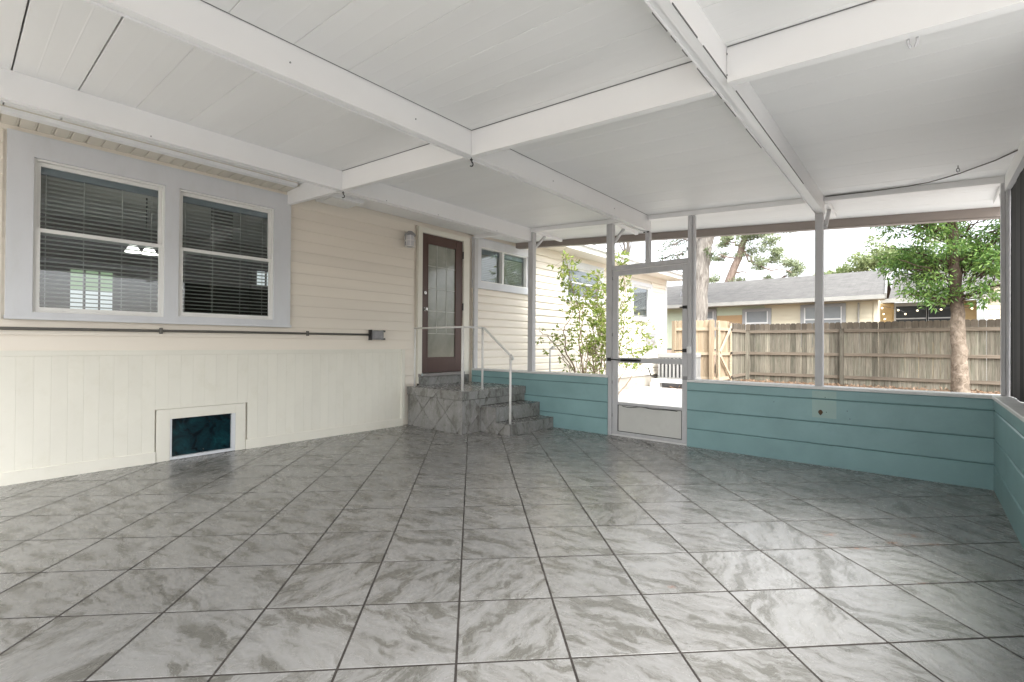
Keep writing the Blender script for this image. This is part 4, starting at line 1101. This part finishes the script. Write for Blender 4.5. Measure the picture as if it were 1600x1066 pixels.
BN = thing('concrete_stand', 'low pale stand on the patio in front of the air conditioner', 'stand', (-4.8, 11.6, .05))
MB().box(-5.22, -4.2, 11.52, 11.74, .19, .275).build('slab', M['white_far'], BN, bevel=.008)
MB().box(-5.26, -5.03, 11.52, 11.74, .03, .19).build('leg', M['white_far'], BN, bevel=.008)
MB().box(-4.42, -4.2, 11.52, 11.74, .03, .19).build('leg', M['white_far'], BN, bevel=.008)
tag(MB().box(XW+.0, XW+.11, 11.62, 12.0, 1.06, 1.45).build('utility_box', M['galv'], bevel=.012), 'grey utility box on the house wall near the corner', 'utility box')
LN = MB(); LN.tube([(XW+.1, 11.55, .55), (XW+.14, 11.62, .34), (XW+.2, 11.75, .30), (-5.24, 11.98, .33)], .016, 6)
tag(LN.build('refrigerant_line', M['dark']), 'dark line looping from the house wall to the air conditioner', 'pipe')
PP = MB(); PP.tube([(-4.10, 5.62, .0), (-4.10, 5.62, 1.06), (-4.08, 5.62, 1.075), (-4.045, 5.62, 1.075)], .014, 8); PP.box(-4.06, -4.03, 5.60, 5.64, 1.06, 1.105)
tag(PP.build('standpipe', M['rail']), 'thin pale standpipe behind the teal wall beside the first post', 'pipe')

# ------------------------------------------------------------------ neighbouring house
NB = thing('neighbor_house', 'low neighbouring house behind the fence with grey shingled roof and pale walls', 'house', (-4, 20, 0))
yw = 19.75
def wall_y(mb, y, x0, x1, z0, z1, e=None):
    if not e: mb.box(x0, x1, y, y+.1, z0, z1); return
    n = int(round((z1-z0)/e)); e = (z1-z0)/n
    for k in range(n):
        a = z0+k*e; b = a+e
        mb.prism([(y-.018, a), (y-.004, b), (y+.05, b), (y+.05, a)], 'x', x0, x1)
m = MB(); wall_y(m, yw, -14, -4.47, 1.0, 2.76); m.build('green_wall', M['green_wall'], NB)
m = MB(); wall_y(m, yw-.01, -6.2, -5.2, .0, 2.32); m.build('tan_wall', M['tan_wall'], NB)
m = MB(); wall_y(m, yw, -4.47, -1.18, 0, 2.70, .15); m.build('siding_wall', M['yellow_wall'], NB)
MB().box(-4.5, -1.9, yw-.05, yw-.02, 2.62, 2.80).build('wall_band', M['yellow_wall'], NB)
MB().box(-1.22, -1.10, yw-.04, yw+3.5, 0, 2.72).build('end_wall', M['yellow_wall'], NB)
MB().tube([(-1.62, yw-.05, 0), (-1.62, yw-.05, 2.6)], .03, 6).build('downpipe', M['fasc'], NB)
def nwin(x0, x1, z0, z1, pane, cas, mid=None, cross=None, y=yw, nm='window'):
    f = MB(); c = .11
    f.box(x0-c, x0, y-.07, y-.02, z0-c, z1+c); f.box(x1, x1+c, y-.07, y-.02, z0-c, z1+c); f.box(x0, x1, y-.07, y-.02, z1, z1+c); f.box(x0, x1, y-.07, y-.02, z0-c, z0)
    f = f.build(nm, cas, NB)
    fr = MB(); w = .04
    fr.box(x0, x0+w, y-.055, y-.03, z0, z1); fr.box(x1-w, x1, y-.055, y-.03, z0, z1)
    if cross: fr.box(x0+w, x1-w, y-.056, y-.03, cross-.03, cross+.02)
    if mid: fr.box(mid-.05, mid+.05, y-.057, y-.03, z0, z1)
    fr.build('frame', M['white_far'], f)
    MB().box(x0, x1, y-.045, y-.015, z0, z1).build('pane', pane, f)
nwin(-5.14, -4.36, 1.2, 2.43, M['farpane'], M['greyframe'], cross=2.0)
nwin(-3.20, -2.08, 1.2, 2.50, M['farpane'], M['greyframe'], cross=2.08)
nwin(-7.1, -6.32, 1.6, 2.50, M['farpane'], M['greyframe'], cross=2.2)
r = MB(); xe = -.90
r.hexa([(-14, 19.2, 2.765), (xe, 19.2, 2.765), (xe-.16, 23.7, 4.11), (-14, 23.7, 4.11), (-14, 19.2, 2.80), (xe, 19.2, 2.80), (xe-.16, 23.7, 4.15), (-14, 23.7, 4.15)])
r.hexa([(-14, 23.7, 4.11), (xe-.16, 23.7, 4.11), (xe, 28.2, 2.765), (-14, 28.2, 2.765), (-14, 23.7, 4.15), (xe-.16, 23.7, 4.15), (xe, 28.2, 2.80), (-14, 28.2, 2.80)])
rfo = r.build('roof', M['shingle'], NB, origin=(0, 19.2, 2.765)); 
MB().box(-14, xe, 19.17, 19.2, 2.66, 2.795).build('fascia', M['fasc'], NB)
MB().bar((xe+.02, 19.18, 2.75), (xe-.14, 23.7, 4.10), .05, .16).build('barge_board', M['fasc'], NB)
MB().box(-14, xe, 19.2, yw, 2.655, 2.67).build('soffit', M['fasc'], NB)
MB().box(-8.15, -8.0, 20.9, 21.05, 3.2, 3.55).build('roof_vent', M['galv'], NB)
# lower wing with the dark lanai screens
yr = 20.9
WG = thing('neighbor_wing', 'golden sided rear wing of the neighbouring house with dark screened windows', 'house', (0, 21, 0))
m = MB(); wall_y(m, yr, -1.1, 1.30, 0, 2.62, .16); m.build('siding_wall', M['gold_wall'], WG)
r = MB(); r.hexa([(xe+.05, 20.3, 2.70), (6, 20.3, 2.70), (6, 25.0, 4.05), (xe+.05, 25.0, 4.05), (xe+.05, 20.3, 2.74), (6, 20.3, 2.74), (6, 25, 4.09), (xe+.05, 25.0, 4.09)])
r.build('roof', M['shingle'], WG, origin=(0, 20.3, 2.7))
MB().box(-1.05, 1.9, 20.27, 20.3, 2.60, 2.735).build('fascia', M['fasc'], WG)
for (x0, x1) in ((-.68, .10), (.16, .93)):
    f = MB(); f.box(x0-.05, x0, yr-.07, yr-.02, 1.3, 2.5); f.box(x1, x1+.05, yr-.07, yr-.02, 1.3, 2.5); f.box(x0-.05, x1+.05, yr-.07, yr-.02, 2.50, 2.62); f.box(x0, x1, yr-.06, yr-.03, 2.06, 2.10)
    f = f.build('window', M['greyframe'], WG); MB().box(x0, x1, yr-.045, yr-.015, 1.3, 2.5).build('pane', M['darkpane'], f)
SD2 = thing('yellow_shed', 'pale yellow sided gable at the far right above the fence', 'shed', (2.2, 20.5, 0))
m = MB(); wall_y(m, 20.4, 1.50, 3.6, 0, 2.92, .16); m.build('wall', M['yellow_wall'], SD2)
m = MB(); m.prism([(1.50, 2.92), (3.6, 2.92), (2.55, 3.5)], 'y', 20.4, 20.5); m.build('gable', M['yellow_wall'], SD2)
MB().box(1.44, 1.50, 20.37, 20.42, 0, 2.92).build('corner_board', M['white_far'], SD2)
MB().bar((1.34, 20.3, 2.84), (2.55, 20.3, 3.56), .3, .06).build('roof_edge', M['fasc'], SD2)
SL = thing('string_lights', 'sagging string of small warm bulbs along the neighbouring wing', 'lights', (0, 20.2, 2.4))
bp = [(-1.02, 2.42), (-.98, 2.22), (-.60, 2.33), (-.42, 2.20), (-.12, 2.30), (.45, 2.31), (1.15, 2.31), (1.42, 2.60), (1.40, 2.15), (-.95, 2.05), (.6, 2.56), (1.5, 2.05)]
MB().tube([(-1.05, 20.2, 2.5)]+[(x, 20.2, z+.04) for x, z in sorted(bp[2:7])]+[(1.45, 20.2, 2.64)], .006, 5).build('wire', M['dark'], SL)
b0 = None
for x, z in bp:
    if b0 is None: b0 = MB().lathe([(0, .03), (.022, .02), (.03, 0), (.02, -.022), (0, -.032)], (x, 20.2, z), 8).build('bulb', M['bulb'], SL, origin=(x, 20.2, z))
    else: copy_part(b0, SL, (x, 20.2, z))

# ------------------------------------------------------------------ trees and shrubs
def wobble(pts, amp, rng, sub=3):
    out = []
    for i in range(len(pts)-1):
        a, b = Vector(pts[i]), Vector(pts[i+1])
        for k in range(sub):
            t = k/sub; p = a.lerp(b, t)
            if 0 < i+k: p = p+Vector((rng.gauss(0, amp), rng.gauss(0, amp), rng.gauss(0, amp*.5)))
            out.append(p)
    out.append(Vector(pts[-1])); return out
def limb(mb, pts, r0, r1, rng, amp=.03, seg=8, sub=3):
    p = wobble(pts, amp, rng, sub); n = len(p)
    mb.tube(p, [r0+(r1-r0)*(i/(n-1))**.8*(1+rng.gauss(0, .05)) for i in range(n)], seg); return p
def cluster(lf, tw, c, rx, ry, rz, n, L, wr, rng, base=None, droop=.2, twigs=3):
    c = Vector(c)
    for _ in range(twigs):
        e = c+Vector((rng.gauss(0, rx*.5), rng.gauss(0, ry*.5), rng.gauss(0, rz*.5)))
        b = Vector(base) if base is not None else c-Vector((0, 0, rz))
        if tw is not None: tw.tube([b, b.lerp(e, .5)+Vector((rng.gauss(0, rx*.12), rng.gauss(0, rx*.12), rng.gauss(0, rz*.12))), e], [.012+L*.05, .008+L*.03, .003], 4)
    for _ in range(n):
        v = Vector((rng.gauss(0, 1), rng.gauss(0, 1), rng.gauss(0, 1))); v.normalize(); v *= rng.random()**.45
        p = c+Vector((v.x*rx, v.y*ry, v.z*rz))
        d = (v*.9+Vector((rng.gauss(0, .6), rng.gauss(0, .6), rng.gauss(0, .6)-droop))).normalized()
        leaf(lf, p, d, L*rng.uniform(.65, 1.25), wr, rng)

def right_tree():
    rng = random.Random(21)
    T = thing('yard_tree', 'leafy green tree with pale flaky trunk in front of the back fence', 'tree', (.66, 15.1, .03))
    tr = MB()
    p = limb(tr, [(.67, 15.1, -.05), (.66, 15.1, .5), (.645, 15.1, 1.2), (.60, 15.1, 2.15), (.56, 15.12, 3.0), (.52, 15.1, 4.2), (.5, 15.1, 6.2)], .175, .085, rng, .012, 14, 4)
    br = MB(); lf = MB()
    limbs = []
    for (z, ang, ln, up) in ((2.15, 3.3, .95, .35), (2.2, .2, .9, .5), (2.3, 2.6, 1.1, .75), (2.3, -.5, 1.0, .8), (2.6, 3.7, 1.2, .5), (2.75, .7, 1.2, .5), (3.0, 3.0, 1.4, .5), (3.1, -.2, 1.3, .45), (3.4, 4.2, 1.3, .5), (3.5, 1.3, 1.2, .6), (3.8, 3.2, 1.4, .5), (3.9, 0, 1.4, .5), (4.3, 2.4, 1.2, .7), (4.4, 5, 1.2, .7), (4.9, 3.5, 1.1, .7), (5.1, .6, 1.1, .7), (5.6, 2, .8, .8)):
        x = .6-.04*(z-2.1)
        a = Vector((x, 15.1, z)); e = a+Vector((math.cos(ang)*ln, math.sin(ang)*ln*.9, ln*up))
        pts = limb(br, [a, a.lerp(e, .5)+Vector((0, 0, .08)), e], .035, .008, rng, .03, 6)
        limbs.append(pts)
        for k in range(5):
            t = rng.uniform(.3, 1.0); q = a.lerp(e, t)+Vector((rng.gauss(0, .22), rng.gauss(0, .22), rng.gauss(.05, .18)))
            cluster(lf, br, q, .32, .32, .20, 150, .105, .34, rng, base=a.lerp(e, max(.2, t-.25)), droop=.45, twigs=2)
    for _ in range(58):
        q = Vector((rng.uniform(-.72, 2.3), 15.1+rng.gauss(0, .7), rng.uniform(3.0, 5.6)))
        if q.x < -.2 and q.z < 3.1: continue
        cluster(lf, br, q, .34, .32, .20, 150, .105, .34, rng, base=(.55+(q.x-.55)*.45, 15.1+(q.y-15.1)*.4, q.z-.35), droop=.4, twigs=2)
    for c in ((-.05, 14.7, 2.25), (.18, 14.75, 2.1), (1.15, 14.9, 2.28), (.98, 14.8, 2.12), (-.35, 14.8, 2.42), (1.4, 15, 2.5)):
        cluster(lf, br, c, .18, .2, .10, 30, .14, .28, rng, base=(.6, 15.1, 2.2), droop=.2, twigs=1)
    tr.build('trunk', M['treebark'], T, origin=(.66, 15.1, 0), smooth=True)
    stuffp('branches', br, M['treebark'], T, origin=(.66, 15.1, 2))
    stuffp('crown', lf, M['leaftree'], T, origin=(.66, 15.1, 2))
right_tree()

def oak():
    rng = random.Random(8)
    T = thing('oak_tree', 'big oak with a thick furrowed grey trunk rising behind the new fence panel', 'tree', (-5.75, 16.3, 0))
    tr = MB(); lf = MB(); br = MB()
    limb(tr, [(-5.80, 16.3, -.05), (-5.78, 16.3, 1.5), (-5.74, 16.3, 2.6), (-5.66, 16.3, 3.8), (-5.56, 16.3, 4.4), (-5.42, 16.3, 4.95), (-5.2, 16.25, 5.8), (-5.0, 16.2, 7.5)], .36, .20, rng, .014, 20, 5)
    limb(tr, [(-5.66, 16.3, 3.7), (-5.72, 16.35, 4.4), (-5.86, 16.4, 5.0), (-6.05, 16.5, 6.2), (-6.3, 16.5, 8)], .22, .15, rng, .02, 12, 3)
    limb(br, [(-5.75, 16.3, 4.6), (-6.2, 16.3, 4.75), (-6.8, 16.3, 4.65)], .05, .012, rng, .03, 6)
    limb(br, [(-5.8, 16.3, 4.9), (-6.3, 16.2, 5.1), (-6.9, 16.2, 5.3)], .05, .012, rng, .03, 6)
    limb(br, [(-5.45, 16.3, 4.0), (-5.25, 16.2, 4.15), (-5.1, 16.2, 4.3)], .05, .012, rng, .02, 6)
    for (x, y, z, rx, rz) in ((-6.42, 16.4, 4.81, .36, .18), (-6.80, 16.4, 4.57, .32, .18), (-6.23, 16.4, 4.41, .22, .18), (-6.57, 16.4, 4.23, .31, .13), (-7.04, 16.4, 4.21, .14, .11), (-6.2, 16.3, 5.29, .5, .3), (-5.17, 16.2, 5.28, .42, .25), (-5.21, 16.2, 4.045, .15, .12), (-5.33, 16.0, 4.25, .13, .12), (-6.9, 16.3, 5.2, .4, .25), (-5.0, 16.2, 6.0, .6, .4), (-6.4, 16.4, 6.2, .7, .5)):
        y += rng.gauss(0, .2)
        cluster(lf, br, (x, y, z), rx, rx*.9, rz, int(330*rx), .085, .5, rng, base=(x+(-5.7-x)*.35, 16.3, z+.1), twigs=4)
    # unseen high canopy, spread out over the yard to shade the fence
    for _ in range(150):
        a = rng.uniform(0, 6.28); rad = math.sqrt(rng.random())*4.6
        q = (-5.2+rad*math.cos(a), 16.6+rad*math.sin(a)*.8, 7.4+rng.uniform(0, 2.6))
        cluster(lf, None, q, .6, .6, .35, 60, .16, .55, rng, twigs=0)
    for ang, ln in ((.3, 3.6), (-.6, 3.2), (1.2, 3), (2.4, 3.4), (3.6, 3.4), (4.6, 3.2)):
        limb(br, [(-5.2, 16.3, 7.2), (-5.2+math.cos(ang)*ln*.5, 16.3+math.sin(ang)*ln*.5, 8.0), (-5.2+math.cos(ang)*ln, 16.3+math.sin(ang)*ln, 8.6)], .1, .03, rng, .06, 7)
    tr.build('trunk', M['oakbark'], T, origin=(-5.7, 16.3, 0), smooth=True)
    stuffp('branches', br, M['oakbark'], T, origin=(-5.7, 16.3, 4)); stuffp('crown', lf, M['leafoak'], T, origin=(-5.7, 16.3, 4))
oak()

def pine():
    rng = random.Random(9)
    T = thing('spreading_tree', 'sparse spreading tree with reddish limbs rising behind the neighbouring roof', 'tree', (-7.6, 26, 0))
    tr = MB(); br = MB(); lf = MB()
    limb(tr, [(-7.9, 26, -.1), (-7.75, 26, 2.5), (-7.61, 26, 4.36), (-7.39, 26, 4.94), (-7.15, 26, 5.47), (-6.94, 26, 6.2), (-6.70, 26, 6.98), (-6.58, 26, 8.2)], .26, .12, rng, .02, 10, 2)
    for pts in ([(-6.936, 26, 6.2), (-7.55, 26.2, 6.6), (-8.19, 26.3, 6.8)], [(-7.15, 26, 5.57), (-7.71, 25.8, 5.8), (-8.25, 25.7, 5.8)], [(-6.78, 26, 5.76), (-6.34, 25.8, 5.16), (-5.48, 25.6, 4.79), (-4.65, 25.5, 4.59)],
                [(-6.94, 26, 6.36), (-6.34, 26.2, 6.6), (-5.62, 26.4, 6.66)], [(-6.9, 26, 6.0), (-6.63, 26, 5.51), (-5.9, 26, 4.96), (-4.93, 26, 4.92)], [(-6.7, 26, 6.9), (-5.9, 26, 7.2), (-5.1, 26, 7.0)], [(-7.4, 26, 4.95), (-7.0, 26, 4.9), (-6.75, 26, 4.75)]):
        limb(br, pts, .055, .018, rng, .07, 6)
    for (x, y, z, rx, rz) in ((-6.79, 26, 6.73, .45, .23), (-5.90, 26, 6.70, .57, .25), (-5.53, 26, 6.24, .31, .22), (-6.34, 26, 6.12, .64, .32), (-6.93, 26, 5.87, .39, .2), (-5.62, 26, 5.4, .57, .25), (-5.9, 26, 5.11, .38, .19), (-4.79, 26, 5.15, .43, .21), (-4.39, 26, 4.8, .3, .18), (-4.66, 26, 4.53, .24, .15), (-7.87, 26, 6.55, .33, .2), (-7.55, 26, 6.71, .4, .17), (-8.03, 26, 5.84, .34, .13), (-7.24, 26, 7.13, .39, .2), (-8.51, 26, 4.64, .41, .2), (-7.24, 26, 4.56, .26, .16), (-5.76, 26, 4.5, .19, .09), (-5.06, 26, 6.98, .43, .19), (-6.34, 26, 7.41, .8, .26), (-5.2, 26, 5.75, .35, .2), (-6.0, 26, 7.0, .5, .25)):
        y += rng.gauss(0, .3)
        for _ in range(3):
            o = Vector((x+rng.gauss(0, rx*.5), y+rng.gauss(0, .2), z+rng.gauss(0, rz*.4)))
            cluster(lf, br, o, rx*.75, rx*.75, rz*.85, int(400*rx), .12, .42, rng, base=(x+(-6.8-x)*.25, 26, z-.1), twigs=2)
    tr.build('trunk', M['pinebark'], T, origin=(-7.6, 26, 0), smooth=True); stuffp('branches', br, M['pinebark'], T, origin=(-7.6, 26, 4)); stuffp('crown', lf, M['leafpine'], T, origin=(-7.6, 26, 4))
pine()
def far_tree(label, base, blobs, seed, mat='leaffar', L=.17, dens=420):
    rng = random.Random(seed)
    T = thing('far_tree', label, 'tree', base, 'trees beyond the neighbouring roof')
    tr = MB(); lf = MB()
    zc = sum(b[2] for b in blobs)/len(blobs)
    limb(tr, [base, (base[0], base[1], zc*.6), (base[0]+.1, base[1], zc)], .16, .07, rng, .03, 8)
    for (x, y, z, rx, rz) in blobs:
        limb(tr, [(base[0], base[1], zc*.75), ((base[0]+x)/2, y, (zc*.75+z)/2+.1), (x, y, z)], .05, .015, rng, .04, 5)
        for _ in range(4):
            o = Vector((x+rng.gauss(0, rx*.55), y+rng.gauss(0, rx*.6), z+rng.gauss(0, rz*.5)))
            cluster(lf, None, o, rx*.55, rx*.55, rz*.6, int(dens*rx*.4), L, .5, rng, twigs=0)
    tr.build('trunk', M['oakbark'], T, origin=base); stuffp('crown', lf, M[mat], T, origin=base)
far_tree('rounded pale green tree rising behind the right end of the neighbouring roof', (-1.6, 30, 0), [(-2.51, 30, 5.45, .65, .39), (-1.73, 30, 5.84, .64, .45), (-1.22, 30, 6.1, .57, .51), (-1.1, 30, 5.29, .57, .38), (-.49, 30, 5.54, .77, .56), (-1.9, 30, 5.2, .7, .4)], 31)
far_tree('low pale tree crown just above the neighbouring ridge left of the rounded one', (-3.4, 30, 0), [(-3.32, 30, 5.03, .67, .27), (-3.6, 30, 4.82, .47, .2), (-2.9, 30, 5.1, .5, .3)], 32)
far_tree('pale tree behind the leafy yard tree at the far right', (.9, 31, 0), [(.21, 31, 5.61, .76, .61), (.9, 31, 6.0, .8, .7), (1.6, 31, 5.4, .8, .6), (2.3, 31, 5.8, .8, .7), (1.2, 31, 5.0, .9, .5)], 33)
far_tree('dark twiggy tree top over the eave of the cream house', (-10.3, 20, 0), [(-10.43, 20, 6.66, .41, .3), (-9.95, 20, 6.35, .29, .23), (-10.66, 20, 6.91, .59, .24), (-10.92, 20, 6.44, .24, .24)], 34, 'leafoak', .12, 300)

def shrub():
    rng = random.Random(14)
    T = thing('leafy_shrub', 'tall loose shrub with yellow green leaves growing against the cream house', 'shrub', (-4.75, 7.8, .06))
    st = MB(); lf = MB()
    def stem(pts, r0=.016, leaves=0, L=.075, from_t=.35):
        p = limb(st, pts, r0, .004, rng, .015, 6, 4)
        n = len(p)
        for _ in range(leaves):
            t = rng.uniform(from_t, 1); i = min(n-2, int(t*(n-1))); q = p[i].lerp(p[i+1], t*(n-1)-i)
            side = Vector((rng.gauss(0, 1), rng.gauss(0, 1), rng.gauss(.2, .6))).normalized()
            tip = q+side*rng.uniform(.04, .24)
            st.tube([q, tip], [.003, .0015], 4)
            for _k in range(rng.choice((4, 5, 6, 8))):
                leaf(lf, tip+Vector((rng.gauss(0, .02), rng.gauss(0, .02), rng.gauss(0, .02))), (side+Vector((rng.gauss(0, .7), rng.gauss(0, .7), rng.gauss(0, .7)))).normalized(), L*rng.uniform(.7, 1.25), .44, rng)
    X0 = -4.75
    stem([(X0, 7.45, .06), (X0, 7.25, .7), (X0+.03, 6.9, 1.05), (X0+.05, 6.85, 1.35), (X0+.1, 7.05, 1.75)], .022, 36)
    stem([(X0, 7.45, .06), (X0, 7.3, .6), (X0, 6.85, 1.0), (X0, 6.45, 1.25), (X0, 6.2, 1.35)], .016, 8)
    stem([(X0, 7.6, .06), (X0-.05, 7.55, 1.0), (X0, 7.4, 1.7), (X0+.05, 7.1, 2.2), (X0+.05, 6.85, 2.62)], .014, 60, .085, .5)
    stem([(X0, 7.6, .06), (X0-.05, 7.6, 1.1), (X0, 7.5, 1.8), (X0+.1, 7.5, 2.2)], .013, 30)
    stem([(X0, 8.1, .06), (X0, 7.9, .8), (X0+.1, 7.75, 1.4), (X0+.15, 7.8, 1.9), (X0+.1, 7.9, 2.45)], .012, 110, .085, .35)
    stem([(X0, 8.1, .06), (X0+.1, 8.0, .7), (X0+.2, 7.9, 1.2), (X0+.25, 7.7, 1.75)], .011, 85, .08, .3)
    stem([(X0, 8.1, .06), (X0, 8.35, .9), (X0, 8.3, 1.6), (X0, 8.15, 2.3)], .014, 80, .085, .4)
    stem([(X0+.1, 8.2, .06), (X0+.2, 8.5, .8), (X0+.2, 8.75, 1.6), (X0+.2, 8.8, 2.3), (X0+.15, 8.75, 2.95)], .015, 120, .085, .3)
    stem([(X0+.1, 8.2, .06), (X0+.2, 8.8, .6), (X0+.3, 9.2, 1.2), (X0+.3, 9.35, 1.65)], .012, 40)
    stem([(X0+.1, 8.6, .06), (X0+.2, 9.2, .55), (X0+.2, 9.8, .95), (X0+.2, 10.2, 1.2)], .012, 40)
    stem([(X0, 7.5, .06), (X0, 7.2, .5), (X0, 7.0, .8), (X0+.1, 6.7, .95)], .012, 10)
    stem([(X0, 7.9, .06), (X0, 8.0, .5), (X0, 7.7, .95), (X0+.1, 7.6, 1.2)], .012, 30)
    for _ in range(26):
        a = Vector((X0+rng.gauss(.05, .05), rng.choice((7.45, 7.6, 8.1, 8.2, 8.5))+rng.gauss(0, .05), .06)); h = rng.uniform(.8, 1.5); lean = rng.gauss(0, .45)
        stem([a, a+Vector((rng.gauss(.05, .05), lean*.35, h*.5)), a+Vector((rng.gauss(.1, .08), lean, h))], rng.uniform(.005, .009), rng.choice((0, 2, 5, 9)), .07, .5)
    st.build('stems', M['twig'], T, origin=(X0, 7.8, 0)); stuffp('leaves', lf, M['leafshrub'], T, origin=(X0, 7.8, 0))
    W2 = thing('small_weed', 'small green weed sprouting beside the foundation near the pale stand', 'plant', (-5.2, 11.75, .03))
    w = MB()
    for _ in range(26): leaf(w, Vector((-5.25+rng.gauss(0, .03), 11.8+rng.gauss(0, .03), .05+rng.random()*.15)), Vector((rng.gauss(0, 1), rng.gauss(0, 1), rng.uniform(.2, 1.2))).normalized(), .13, .4, rng)
    stuffp('leaves', w, M['leafshrub'], W2)
shrub()
